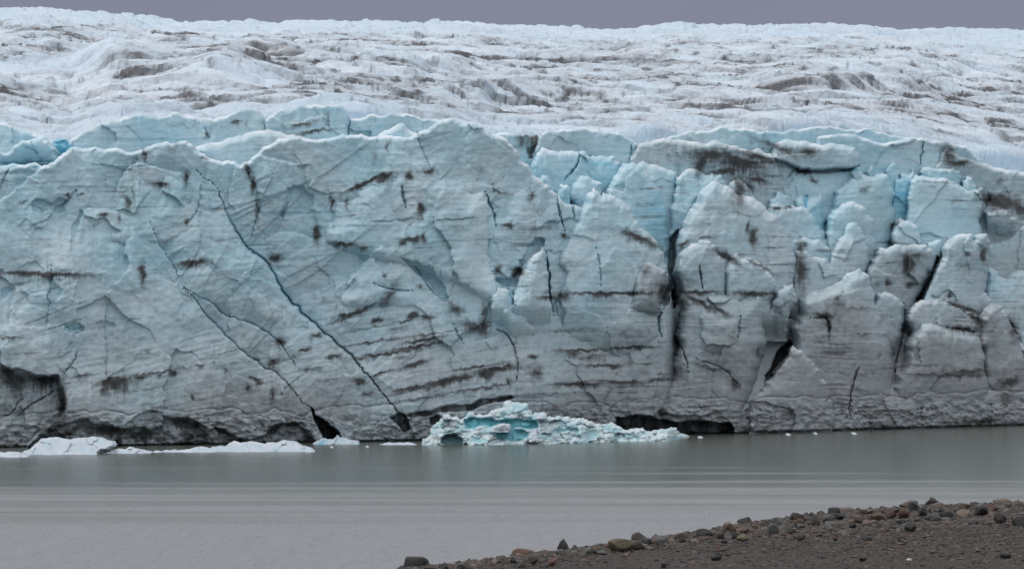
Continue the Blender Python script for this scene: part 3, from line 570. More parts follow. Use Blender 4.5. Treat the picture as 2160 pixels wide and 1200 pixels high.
serac('notched white pyramid with a dirty right flank', [(1158,700),(1164,640),(1172,560),(1185,522),(1197,490),(1207,477),(1220,453),(1233,427),(1240,407),(1253,393),(1262,404),(1267,414),(1273,405),(1293,413),(1317,427),(1330,440),(1337,460),(1347,467),(1350,480),(1367,490),(1387,510),(1400,537),(1408,567),(1407,590),(1399,613),(1398,650),(1404,690),(1418,730),(1424,770)], -2.8, [(1424,800),(1300,810),(1158,760)], fade=170, rim=(16,5.0), grime_add=.02)
serac('broad plate of ice with a dirty domed top, in front of the pointed crest', [(688,520),(692,470),(700,440),(720,413),(740,402),(763,390),(787,373),(830,362),(838,367),(843,390),(848,425),(855,437),(855,400),(858,357),(870,358),(893,357),(917,365),(937,353),(953,360),(973,373),(987,397),(997,407),(1023,400),(1030,470),(1040,560)], -1.6, [(1060,690),(960,640),(840,600),(688,560)], rim=(7,2.0), thick=6)
serac('pale block with small teeth on top, left of the two thin blue towers', [(1026,560),(1040,470),(1063,430),(1073,410),(1090,400),(1110,387),(1133,393),(1150,387),(1160,393),(1166,410),(1176,440),(1184,470),(1192,490),(1196,530)], -1.2, [(1196,680),(1020,660)], rim=(9,2.6))
serac('thin blue tower standing in the cleft left of the notched pyramid', [(1174,470),(1177,405),(1184,388),(1197,390),(1203,412),(1207,440),(1212,470),(1216,500)], .9, 600, rim=(8,2.4), blue_add=.2, grime_add=-.1)
serac('blunt ice dome with dirty flanks in the upper left of the wall', [(236,480),(247,420),(255,380),(275,352),(293,342),(312,350),(335,358),(370,365),(395,362),(415,358),(414,390),(406,430),(396,470)], -.9, [(396,560),(236,560)], rim=(7,1.6), thick=5)
serac('pointed slab of smooth ice left of the long diagonal crack', [(352,640),(376,540),(394,500),(410,455),(422,410),(440,386),(452,390),(468,420),(485,465),(512,512),(550,545),(585,605),(600,640)], -1.0, [(610,760),(480,740),(350,700)], fade=120, rim=(5,1.3), thick=5)
serac('upright slab with a broken top in the middle of the wall, below the dirty dome', [(722,620),(735,585),(768,550),(790,530),(805,517),(815,535),(845,545),(868,552),(880,575),(897,600),(912,640)], -1.0, [(912,700),(722,690)], rim=(6,1.5), thick=5)
serac('sharp leaning spike of white ice on the middle of the wall', [(1084,620),(1090,600),(1103,570),(1117,547),(1133,533),(1145,523),(1152,533),(1153,560),(1156,597),(1162,640)], -5.2, 700, rim=(9,2.6), grime_add=-.05)
serac('ragged white block below the leaning spike', [(1030,690),(1035,643),(1037,620),(1045,603),(1057,607),(1080,611),(1087,640),(1110,660),(1130,690)], -4.0, [(1120,735),(1085,735),(1060,705)], rim=(9,2.4))
serac('rounded brown lump on the lower right flank of the notched pyramid', [(1330,640),(1337,600),(1347,573),(1363,551),(1373,550),(1387,560),(1407,571),(1405,595),(1396,615),(1394,640)], -5.6, 690, rim=(11,3), grime_add=.45)
serac('tallest grey dome of ice', [(1418,660),(1425,600),(1430,560),(1427,505),(1440,480),(1450,450),(1470,427),(1476,405),(1483,397),(1497,386),(1517,385),(1527,393),(1550,403),(1570,413),(1587,417),(1607,430),(1627,450),(1647,473),(1660,497),(1673,523),(1680,557),(1674,593),(1668,625),(1660,660)], 1.8, 720, rim=(20,6.5), lean=.02, grime_add=.10, blue_add=-.02)
serac('left lobe under the brow of the tallest grey dome', [(1420,660),(1426,570),(1432,536),(1440,527),(1460,513),(1487,507),(1510,517),(1520,540),(1532,556),(1545,640)], -.4, 700, rim=(12,3), grime_add=.10)
serac('right lobe under the brow of the tallest grey dome', [(1530,640),(1537,553),(1543,540),(1553,533),(1580,543),(1610,560),(1630,583),(1640,600),(1634,615),(1632,660)], -.5, 720, rim=(13,3.4), grime_add=.10)
serac('bulging grey foot of the tallest dome, down to the lake', [(1396,930),(1402,820),(1418,760),(1428,735),(1425,700),(1428,650),(1434,622),(1470,619),(1560,617),(1630,620),(1628,660),(1620,720),(1605,770),(1590,830),(1575,935)], -1.2, None, rim=(24,8.0), grime_add=.15)
serac('oval grey boss on the bulging foot of the tallest dome', [(1463,770),(1466,728),(1468,675),(1475,646),(1492,633),(1520,644),(1555,661),(1563,682),(1556,716),(1560,760)], -2.2, 790, rim=(14,3), grime_add=.12)
serac('small rounded lump in the cleft right of the tallest dome', [(1622,700),(1627,637),(1636,616),(1653,602),(1673,598),(1681,622),(1682,638),(1667,655),(1660,690)], -.2, 720, rim=(10,3), grime_add=.05)
serac('grey buttress with a pyramid top, in the middle of the right-hand wall', [(1640,900),(1668,740),(1664,690),(1685,628),(1715,615),(1745,605),(1776,588),(1800,572),(1813,567),(1835,584),(1846,619),(1860,658),(1872,692),(1885,740),(1890,800),(1895,915)], 1.0, None, rim=(24,8.0), grime_add=.12)
serac('grey lump wedged between the pyramid buttress and the rounded slab', [(1842,700),(1849,619),(1867,615),(1891,626),(1905,640),(1908,679),(1902,704),(1890,760)], 2.0, 780, rim=(10,3), grime_add=.08)
serac('rounded grey slab under the leaning tower', [(1905,760),(1912,676),(1919,654),(1940,632),(1979,628),(2017,637),(2042,654),(2072,676),(2085,720)], 1.5, 800, rim=(12,3.4), grime_add=.12)
serac('broad striped grey buttress at the lake, below the rounded slab', [(1872,930),(1882,830),(1888,784),(1905,724),(1919,707),(1940,679),(1961,674),(1996,686),(2035,693),(2063,700),(2078,720),(2082,780),(2086,915)], 0, None, rim=(24,8.0), grime_add=.15)
serac('grey shoulder at the right edge, running down to the lake', [(2058,930),(2066,740),(2063,662),(2084,641),(2098,639),(2112,644),(2126,665),(2150,707),(2170,740),(2240,720),(2320,730),(2400,740)], .6, None, rim=(24,8.0), grime_add=.22)
serac('triangular dirty block of ice standing at the lake in front of a dark cleft', [(1575,925),(1582,850),(1590,836),(1615,806),(1643,767),(1664,733),(1674,728),(1692,739),(1710,756),(1730,780),(1745,812),(1750,838),(1756,920)], -3.2, None, rim=(12,3.2), grime_add=.18)
#END_FRONT
#BERGS
# ------------------------------------------------------------------ floating ice
BB = np.array([(890,938),(1000,938),(1156,936),(1304,931),(1408,930),(1440,924),(1475,921)], float)
def berg_bottom(px): return np.interp(px, BB[:, 0], BB[:, 1])
def rubble(px, py, seed, _, blue_p=(), hole_p=(), size=1.0, amp_=1.0):
    k = seed * 13
    wx = px + 3 * gn(px / 9., py / 9., k); wy = py + 3 * gn(px / 9., py / 9., k + 1)
    d1, d2, idh, dx, dy = cells(wx / (19. * size), wy / (12. * size), k + 2)
    off = (d1 * .9 - (idh - .5) * 1.0 + (idh * 5.3 % 1 - .5) * dx + (idh * 3.7 % 1 - .5) * dy) * 1.0
    d1, d2, idh, dx, dy = cells(wx / (7.5 * size), wy / (5.5 * size), k + 3)
    off += (d1 * .16 - (idh - .5) * .22)
    off += .8 * fbm(px / 45., py / 25., k + 4, 4) + .09 * fbm(px / 5., py / 4., k + 5, 2)
    blue = np.clip(.26 + .6 * gn(px / 30., py / 11., k + 6), 0, .85); dirt_shade = .42 * ss(.25, .6, fbm(px / 24., py / 14., k + 7, 3)); grime = np.clip(.2 + .3 * gn(px / 30., py / 20., k + 8), 0, 1)
    off *= amp_
    for P, dep, b, dd in blue_p:
        P = rough(P, .09, 2, k + 20); ins = inside(px, py, P); d = near_line(px, py, np.vstack([P, P[:1]]))[0]
        f = np.where(ins, ss(0, 4, d), 0); off = off * (1 - .6 * f) + dep * f; blue = np.maximum(blue, b * f); grime *= (1 - .8 * f); dirt_shade = np.maximum(dirt_shade * (1 - .7 * f), dd * f)
    return off, dirt_shade, blue, grime, py
BPOLY = [([(975,882),(1010,880),(1060,884),(1100,880),(1132,884),(1138,900),(1128,908),(1100,904),(1060,897),(1035,903),(1015,900),(1000,908),(980,904)], 1.8, .95, 0),
         ([(1043,915),(1065,905),(1100,903),(1118,910),(1116,926),(1090,932),(1062,930),(1046,924)], 1.6, .85, 0),
         ([(928,934),(932,920),(945,913),(965,914),(978,924),(979,938),(930,938)], 2.6, .75, .5),  # iceberg cave: recess shade put into the colour
         ([(1160,908),(1190,903),(1220,901),(1222,912),(1190,914),(1165,914)], 1.2, .7, 0),
         ([(1230,915),(1245,906),(1262,906),(1258,930),(1236,930)], 1.0, .5, .2), ([(1268,895),(1285,893),(1296,900),(1288,912),(1272,910)], .4, .6, 0), ([(1075,848),(1108,852),(1114,864),(1085,866)], .5, .5, 0)]
berg = ice_face('iceberg', [(889,939),(891,924),(907,909),(919,894),(934,875),(946,873),(952,879),(987,870),(1008,873),(1038,864),(1061,858),(1063,847),(1073,844),(1094,848),(1115,853),(1121,864),(1122,873),(1133,870),(1144,869),(1153,878),(1180,876),(1201,879),(1215,882),(1242,888),(1266,894),(1275,893),(1298,894),(1313,903),(1346,903),(1364,909),(1381,906),(1400,904),(1423,901),(1432,915),(1450,917),(1472,919)], 0,
    bottom=[(1472,925),(1440,928),(1408,934),(1304,935),(1156,940),(1000,942),(889,942)], rim=(7, 2.6), lean=.075, step=1.3, thick=6, mat=BERG, amp=.16,
    fn=lambda a, b, c, d: rubble(a, b, c, d, BPOLY), dist=lambda p: H * F / (berg_bottom(p) - HY), ymul=berg_bottom)
tag(berg, 'large blue and white iceberg of broken ice floating in front of the cliff', 'iceberg')
flat = lambda a, b, c, d: rubble(a, b, c, d, (), (), 1.5, .8)
for pts, z in [([(1036,905),(1048,896),(1062,892),(1074,893),(1078,904),(1074,909)], 911), ([(1116,920),(1118,906),(1124,902),(1132,904),(1137,920)], 932), ([(1131,880),(1134,871),(1144,868),(1153,874),(1155,882)], 884), ([(933,882),(934,875),(946,872),(951,878)], 884)]:
    ice_face('ice_block', pts, -1.0, bottom=z, rim=(4, .8), lean=.05, step=1.2, thick=2.5, mat=FLOE, amp=.05, fn=flat, dist=lambda p: H * F / (berg_bottom(p) - HY), ymul=berg_bottom, parent=berg)
def floe(name, label, cat, top, ybot, lean=.25, group=None, **k):
    top = [(x, y) for x, y in top]
    yb = lambda p: ybot + 0 * p
    o = ice_face(name, top, 0, bottom=ybot + 3, rim=(4, 1.0), lean=lean, step=1.2, thick=3, mat=FLOE, amp=.08, fn=flat, dist=lambda p: H * F / (ybot - HY) + 0 * p, ymul=yb, **k)
    return tag(o, label, cat, group)
FG = 'white ice floes along the foot of the cliff'
floe('ice_floe', 'flat topped white ice floe under the cave at the left', 'ice floe', [(40,960),(52,950),(74,936),(89,924),(122,922),(148,927),(178,922),(211,921),(222,927),(237,929),(241,937),(224,947),(205,957)], 959, group=FG)
floe('ice_floe', 'long humped white ice floe right of the brash strip', 'ice floe', [(433,952),(448,941),(474,942),(493,929),(515,932),(533,930),(556,937),(593,929),(611,929),(630,934),(656,944),(664,951)], 953, group=FG)
floe('ice_floe', 'small spiky blue white floe in front of the black cave', 'ice floe', [(658,936),(668,929),(690,926),(703,926),(711,916),(717,923),(726,922),(740,927),(756,928),(758,935)], 937, blue_add=.3, group=FG)
floe('ice_floe', 'low white floe at the left edge of the picture', 'ice floe', [(-60,962),(-20,952),(10,954),(30,952),(52,956),(60,962)], 964, group=FG)
floe('ice_floe', 'low white floe just right of the flat topped floe', 'ice floe', [(205,957),(240,948),(262,948),(290,946),(306,949),(318,953)], 956, group=FG)
floe('ice_floe', 'thin strip of white brash beside the long humped floe', 'ice floe', [(310,954),(330,949),(350,948),(372,950),(400,947),(420,941),(433,942),(445,948),(450,952)], 954, group=FG)
floe('ice_floe', 'thin sliver of white ice left of the large iceberg', 'ice floe', [(800,936),(820,932),(850,934),(870,933),(892,936)], 938, group=FG)
SB = 'specks of ice floating off the right-hand cliff'
for x, y, w in [(1664,916,6), (1721,914,4), (1803,914,5), (1478,922,6), (775,942,4), (700,943,4)]:
    floe('ice_chunk', {1664:'white speck of ice floating below the triangular block',1721:'tiny speck of ice right of the triangular block',1803:'white speck of ice floating below the pyramid buttress',1478:'small ice chunk off the right tip of the large iceberg',775:'tiny ice chunk right of the spiky floe',700:'tiny ice chunk below the spiky floe'}[x], 'ice chunk', [(x-w,y+1),(x-w*.5,y-3),(x+w*.3,y-2),(x+w,y+1)], y + 2, group=SB)
#END_BERGS
# ------------------------------------------------------------------ lake
def water_mat():
    m, t, b = nt('lake_water')
    tc = t.nodes.new('ShaderNodeTexCoord'); o = tc.outputs['Object']
    n1 = noise(t, o, 1.0, 5, .6, (.30, .55, 1)); n2 = noise(t, o, 1.0, 4, .6, (2.2, 3.2, 1))
    n3 = noise(t, o, 1.0, 4, .55, (.007, .05, 1)); n4 = noise(t, o, 1.0, 3, .5, (.009, .13, 1))
    spx = t.nodes.new('ShaderNodeSeparateXYZ'); t.links.new(o, spx.inputs[0])
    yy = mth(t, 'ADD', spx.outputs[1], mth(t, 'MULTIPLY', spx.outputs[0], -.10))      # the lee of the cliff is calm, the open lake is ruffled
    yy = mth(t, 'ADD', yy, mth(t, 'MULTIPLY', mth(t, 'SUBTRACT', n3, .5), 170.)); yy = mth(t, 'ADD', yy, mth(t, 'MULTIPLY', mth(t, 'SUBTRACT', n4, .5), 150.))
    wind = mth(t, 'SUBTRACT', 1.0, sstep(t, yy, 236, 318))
    n5 = noise(t, o, 1.0, 3, .6, (.34, .16, 1))
    n1 = mth(t, 'ADD', n1, mth(t, 'MULTIPLY', n5, 1.8))
    bp = t.nodes.new('ShaderNodeBump'); bp.inputs['Distance'].default_value = .7
    t.links.new(mth(t, 'ADD', n1, mth(t, 'MULTIPLY', n2, .5)), bp.inputs['Height'])
    t.links.new(mth(t, 'MULTIPLY_ADD', wind, .8, .12), bp.inputs['Strength'])
    t.links.new(bp.outputs[0], b.inputs['Normal'])
    t.links.new(mixc(t, wind, (.095, .105, .090), (.25, .252, .268)), b.inputs['Base Color']); b.inputs['IOR'].default_value = 1.33  # sky and cliff reflection put into the base colour, paler where ruffled
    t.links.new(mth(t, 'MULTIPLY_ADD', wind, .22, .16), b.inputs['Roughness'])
    return m
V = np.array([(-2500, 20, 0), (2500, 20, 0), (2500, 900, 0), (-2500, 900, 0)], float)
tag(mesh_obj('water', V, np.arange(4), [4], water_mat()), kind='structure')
# ------------------------------------------------------------------ shore
SE = np.array([(-1500,1900),(0,1480),(500,1300),(700,1240),(850,1201),(960,1190),(1090,1174),(1190,1162),(1350,1142),(1450,1127),(1560,1107),(1700,1088),(1800,1078),(1960,1067),(2160,1060),(2400,1054),(3200,1045)], float)
def ground_z(px, Y):
    Ys = H * F / (np.interp(px, SE[:, 0], SE[:, 1]) - HY)
    X = (px - CX) / F * Y
    d = Ys - Y
    z = np.where(d < 0, d * .25, .30 * (1 - np.exp(-np.clip(d, 0, None) / 2.0)))
    z = z + np.clip(d - 6, 0, None) * .006 + np.clip(130 - Y, 0, None) ** 1.0 * .115
    return z + .10 * fbm(X / 5., Y / 5., 41, 3) * ss(-1, 2, d) + .12 * gn(X / 22., Y / 22., 42) * ss(0, 8, d)
def shore_mat():
    m, t, b = nt('gravel_ground')
    tc = t.nodes.new('ShaderNodeTexCoord'); o = tc.outputs['Object']
    n1 = noise(t, o, .25, 5, .6); n2 = noise(t, o, 2.2, 6, .7); n3 = noise(t, o, 7., 3, .6)
    c = mixc(t, sstep(t, n1, .35, .65), (.021, .0145, .0115), (.035, .025, .019))
    c = mixc(t, sstep(t, n2, .45, .7), c, (.047, .038, .032)); c = mixc(t, sstep(t, n3, .56, .7), c, (.03, .027, .025))
    t.links.new(c, b.inputs['Base Color']); b.inputs['Roughness'].default_value = .85
    bp = t.nodes.new('ShaderNodeBump'); bp.inputs['Strength'].default_value = .8; bp.inputs['Distance'].default_value = .12
    t.links.new(mth(t, 'ADD', n2, mth(t, 'MULTIPLY', n3, .5)), bp.inputs['Height']); t.links.new(bp.outputs[0], b.inputs['Normal'])
    return m
def build_shore():
    cols = np.arange(300, 2700, 4.0); t = np.linspace(0, 1, 260)
    px, tt = np.meshgrid(cols, t)
    Ys = H * F / (np.interp(px, SE[:, 0], SE[:, 1]) - HY) + 8
    Y = Ys * (1 - tt) + 40 * tt
    z = ground_z(px, Y); X = (px - CX) / F * Y
    V = np.stack([X, Y, z], -1).reshape(-1, 3); ny, nx = px.shape
    a = (np.arange(ny - 1)[:, None] * nx + np.arange(nx - 1)[None]).ravel(); q = np.stack([a + nx, a + nx + 1, a + 1, a], -1)
    tag(mesh_obj('shore', V, q.ravel(), np.full(len(q), 4), shore_mat()), kind='structure')
build_shore()
def hit(px, py):                                     # where the view ray through a pixel meets the shore
    Ys = H * F / (np.interp(px, SE[:, 0], SE[:, 1]) - HY)
    Y = np.linspace(Ys + 2, 100, 900)
    r = H + (HY - py) / F * Y - ground_z(np.full(900, px), Y)
    k = np.where(r > 0)[0]
    return float(Y[k[0]]) if len(k) else float(Ys)
ROCKM = {}
def rock_mat(name, c1, c2, c3):
    m, t, b = nt(name)
    tc = t.nodes.new('ShaderNodeTexCoord'); oi = t.nodes.new('ShaderNodeObjectInfo')
    v = t.nodes.new('ShaderNodeVectorMath'); v.operation = 'ADD'; t.links.new(tc.outputs['Object'], v.inputs[0]); t.links.new(oi.outputs['Location'], v.inputs[1]); o = v.outputs[0]
    n1 = noise(t, o, 1.6, 5, .65); n2 = noise(t, o, 7., 5, .7)
    c = mixc(t, sstep(t, n1, .35, .65), c1, c2); c = mixc(t, sstep(t, n2, .55, .72), c, c3)
    hs = t.nodes.new('ShaderNodeHueSaturation'); t.links.new(c, hs.inputs['Color']); t.links.new(mth(t, 'MULTIPLY_ADD', oi.outputs['Random'], .7, .5), hs.inputs['Value'])
    t.links.new(hs.outputs[0], b.inputs['Base Color']); b.inputs['Roughness'].default_value = .75
    bp = t.nodes.new('ShaderNodeBump'); bp.inputs['Strength'].default_value = .7; bp.inputs['Distance'].default_value = .08
    t.links.new(mth(t, 'ADD', n1, n2), bp.inputs['Height']); t.links.new(bp.outputs[0], b.inputs['Normal'])
    ROCKM[name] = m
rock_mat('dark', (.020, .019, .019), (.038, .035, .034), (.06, .055, .052))
rock_mat('grey', (.075, .073, .072), (.13, .125, .12), (.05, .047, .045))
rock_mat('brown', (.065, .046, .036), (.11, .075, .055), (.045, .038, .034))
rock_mat('red', (.10, .050, .036), (.15, .085, .06), (.06, .04, .035))
rock_mat('tan', (.15, .115, .09), (.20, .155, .125), (.09, .075, .065))
rock_mat('olive', (.085, .072, .045), (.12, .10, .06), (.05, .045, .035))
rock_mat('white', (.42, .40, .38), (.50, .48, .46), (.30, .29, .28))
# unit icosphere, subdivided three times
import bmesh
bm = bmesh.new(); bmesh.ops.create_icosphere(bm, subdivisions=4, radius=1.0)
IV = np.array([v.co[:] for v in bm.verts]); IF = np.array([[v.index for v in f.verts] for f in bm.faces]); bm.free()
bm = bmesh.new(); bmesh.ops.create_icosphere(bm, subdivisions=1, radius=1.0)
LV = np.array([v.co[:] for v in bm.verts]); LF = np.array([[v.index for v in f.verts] for f in bm.faces]); bm.free()
def rock_verts(seed, shape='round'):
    r = np.random.default_rng(seed); v = IV.copy()
    n = {'round': 10, 'angular': 16, 'block': 6, 'peak': 9, 'flat': 8}[shape]
    for k in range(n):
        a = r.normal(size=3); a /= np.linalg.norm(a)
        if shape == 'block' and k < 3: a = np.array([(0, 0, 1), (1, 0, .12), (-1, 0, .08)][k], float); a /= np.linalg.norm(a)
        if shape == 'peak' and k < 2: a = np.array([(.75, 0, .65), (-.8, .1, .55)][k]); a /= np.linalg.norm(a)
        if shape == 'flat' and k == 0: a = np.array([.1, 0, 1]); a /= np.linalg.norm(a)
        lim = r.uniform(.55, .86) if shape != 'flat' or k else .5
        if shape == 'peak' and k < 2: lim = .50
        if shape == 'block' and k < 3: lim = .62
        d = v @ a - lim
        v = v - np.outer(np.clip(d, 0, None) * .93, a)
    f = .09 * fbm(IV[:, 0] * 1.7 + seed, IV[:, 1] * 1.7 + IV[:, 2] * 2.1, seed, 4) + .03 * gn(IV[:, 0] * 6 + IV[:, 2] * 5, IV[:, 1] * 6, seed + 3)
    v = v * (1 + f)[:, None]
    lo = v.min(0); hi = v.max(0); v = (v - (lo + hi) / 2) / (hi - lo)
    v[:, 2] += .5
    return v
def make_rock(seed, shape, mat):
    return mesh_obj('rock', rock_verts(seed, shape), IF.ravel(), np.full(len(IF), 3), ROCKM[mat])
def put(o, px, py, w, h, rot=0.):                    # pixel of the rock's middle, its size in pixels
    Y = hit(px, py + h * .5)
    X = (px - CX) / F * Y; m = Y / F
    o.location = (X, Y, float(ground_z(np.array([px]), np.array([Y]))[0]) - .12 * h * m)
    o.rotation_euler = (0, 0, rot); o.scale = (w * m, w * m * .8, h * m * 1.3)
ROCKS = [
 (878,1185,54,30,'block','dark','big flat topped black boulder at the left tip of the shore'),(916,1195,24,11,'round','tan','tan stone right beside the big flat topped black boulder'),
 (912,1188,20,10,'round','brown','brown stone leaning on the right side of the big black boulder'),(958,1181,23,14,'peak','grey','little peaked grey stone second from the left tip of the shore'),
 (977,1182,14,9,'round','dark','small dark stone right of the little peaked grey stone'),(1001,1179,26,14,'angular','grey','wide grey stone between two small dark stones near the shore tip'),
 (1020,1178,13,13,'angular','brown','small upright brown stone on the low left part of the shore'),(1041,1182,23,12,'round','dark','dark stone on the shoreline left of the red brown boulder'),
 (1088,1174,30,15,'round','tan','pale tan stone at the foot of the red brown boulder'),(1098,1163,38,23,'round','red','rounded red brown boulder on the left part of the shoreline'),
 (1124,1182,22,17,'round','brown','brown stone in front of the shoreline, below the red brown boulder'),(1143,1155,27,15,'round','brown','brown stone resting on top of the grey pile right of the red boulder'),
 (1134,1165,36,14,'round','grey','wide grey stone under the brown stone on the pile'),(1158,1164,23,13,'round','grey','grey stone left of the peaked dark boulder'),
 (1188,1148,32,31,'peak','dark','peaked dark boulder on the left half of the shoreline'),(1213,1147,24,18,'peak','brown','smaller peaked brown boulder touching the peaked dark boulder'),
 (1183,1166,26,13,'round','grey','grey stone at the foot of the peaked dark boulder'),(1234,1153,44,10,'flat','dark','low flat dark slab right of the two peaked boulders'),
 (1274,1145,54,13,'flat','dark','long flat dark slab on the shoreline left of the mossy boulder'),(1310,1151,56,24,'round','olive','wide mossy brown boulder next to the long flat slab'),
 (1349,1137,38,25,'round','brown','rounded brown boulder standing up above the mossy boulder'),(1346,1151,26,17,'round','dark','dark stone under the rounded brown boulder'),
 (1406,1129,34,14,'round','grey','smooth grey boulder at the middle of the shoreline'),(1393,1139,34,16,'round','grey','pale grey stone just below the smooth grey boulder'),
 (1432,1132,42,15,'angular','brown','wide brown stone right of the smooth grey boulder'),(1485,1125,36,16,'round','dark','dark grey hump left of the black boulder'),
 (1571,1102,34,21,'round','dark','rounded black boulder standing out against the water'),(1554,1116,30,13,'angular','brown','brown stone under the rounded black boulder'),
 (1567,1136,28,14,'round','olive','yellowish stone below the rounded black boulder'),(1552,1131,20,14,'angular','dark','black stone left of the yellowish stone'),
 (1606,1103,22,13,'peak','olive','small olive stone right of the rounded black boulder'),(1630,1117,27,22,'round','grey','round grey stone below the shoreline right of the black boulder'),
 (1642,1101,22,9,'round','brown','low brown stone above the round grey stone'),(1681,1092,32,17,'peak','dark','dark peaked stone on the shoreline left of the pink tan slab'),
 (1714,1091,26,8,'flat','dark','thin dark slab on the shoreline left of the pink tan slab'),(1781,1078,54,16,'block','tan','long pink tan slab on the right half of the shoreline'),
 (1760,1090,42,13,'angular','dark','dark stone under the left end of the pink tan slab'),(1836,1080,36,11,'flat','tan','flat tan stone right of the pink tan slab'),
 (1878,1080,42,13,'flat','brown','flat brown stone left of the peaked black boulder'),(1851,1091,40,16,'round','brown','large brown stone in front of the flat tan stone'),
 (1877,1087,26,16,'angular','red','dark reddish stone beside the orange stone'),(1907,1085,24,19,'angular','red','upright orange stone on the right half of the shore'),
 (1911,1072,32,10,'angular','grey','grey slab left of the peaked black boulder'),(1966,1063,42,24,'peak','dark','peaked black boulder, the highest on the right half of the shore'),
 (1943,1066,20,12,'round','grey','small grey stone leaning on the left of the peaked black boulder'),(2010,1066,36,6,'flat','dark','thin dark slab right of the peaked black boulder'),
 (2034,1069,27,12,'round','tan','tan stone right of the thin dark slab'),(2048,1062,14,9,'round','dark','small dark stone on top of the shoreline near the right end'),
 (2122,1061,52,16,'round','tan','wide tan grey boulder on the shoreline at the right end'),(2156,1061,15,11,'peak','dark','small dark stone cut by the right edge'),
 (1744,1113,28,14,'angular','grey','angular light grey stone among the rubble below the pink tan slab'),(1722,1103,19,14,'angular','dark','dark stone left of the angular light grey stone'),
 (1757,1105,37,11,'flat','grey','flat grey stone above the angular light grey stone'),(1971,1092,27,16,'round','grey','grey stone in the rubble below the peaked black boulder'),
 (1996,1086,32,14,'angular','dark','dark stone right of the grey stone below the peaked black boulder'),(1510,1176,23,10,'round','dark','black stone lying alone on the sand at lower middle'),
 (1762,1136,12,8,'round','red','small pink stone on the sand below the rubble'),(1820,1179,17,8,'flat','dark','dark flat stone alone on the sand near the bottom edge'),
 (2121,1171,27,10,'flat','dark','dark flat stone on the sand at the lower right'),(1918,1180,12,6,'round','white','small white stone on the sand near the bottom edge'),
 (1902,1136,18,10,'angular','dark','dark stone where rubble meets sand, right half'),(1830,1136,18,10,'round','dark','dark rounded stone where rubble meets sand, left of its twin'),
 (2080,1075,30,13,'round','brown','brown stone left of the wide tan grey boulder'),(1163,1187,19,11,'round','red','orange stone close to the bottom edge, left half'),
 (1100,1192,20,9,'angular','grey','grey stone at the bottom edge below the red brown boulder'),(1270,1165,22,9,'round','grey','grey stone in front of the mossy boulder'),
]
for i, (px, py, w, h, shp, mt, lab) in enumerate(ROCKS):
    o = make_rock(300 + i, shp, mt); put(o, px, py, w, h, random.uniform(-.3, .3) + (math.pi if i % 3 == 0 and shp not in ('peak', 'block') else 0))
    tag(o, lab, 'rock', 'boulders and stones along the shoreline')
PROTO = [make_rock(700 + k, s, m) for k, (s, m) in enumerate([('round', 'grey'), ('angular', 'grey'), ('round', 'brown'), ('angular', 'brown'), ('round', 'dark'), ('angular', 'dark'), ('flat', 'grey'), ('round', 'tan'), ('angular', 'red'), ('flat', 'brown'), ('angular', 'tan'), ('flat', 'dark')])]
PC = ['grey', 'grey', 'brown', 'brown', 'dark', 'dark', 'grey', 'tan', 'reddish', 'brown', 'tan', 'dark']
used = set()
r = np.random.default_rng(5); n = 0
while n < 225:
    px = 930 + 1235 * r.random() ** .75; ed = float(np.interp(px, SE[:, 0], SE[:, 1]))
    band = 14 + 44 * ss(1300, 1900, px)
    dy = abs(r.normal(0, 1)) * band * .42 + 1 if r.random() < .9 else r.uniform(10, 110)
    py = ed - 4 + dy
    if py > 1196: continue
    w = float(np.clip(r.lognormal(2.72, .36), 8, 34)); h = w * r.uniform(.4, .75)
    k = int(r.integers(len(PROTO)))
    if k in used: o = PROTO[k].copy(); col.objects.link(o)
    else: o = PROTO[k]; used.add(k)
    put(o, px, py, w, h, r.uniform(0, 6.28))
    zone = 'the low left end of the shore' if px < 1250 else 'the shore around the mossy boulder' if px < 1500 else 'the shore around the rounded black boulder' if px < 1720 else 'the shore around the pink tan slab' if px < 1920 else 'the shore at the right end'
    row = 'in the rubble along' if dy < band else 'on the dark sand of'
    lab = f'small {PC[k]} stone {row} {zone}'
    tag(o, lab, 'rock', lab.replace('small ', 'small ').replace('stone', 'stones')); n += 1
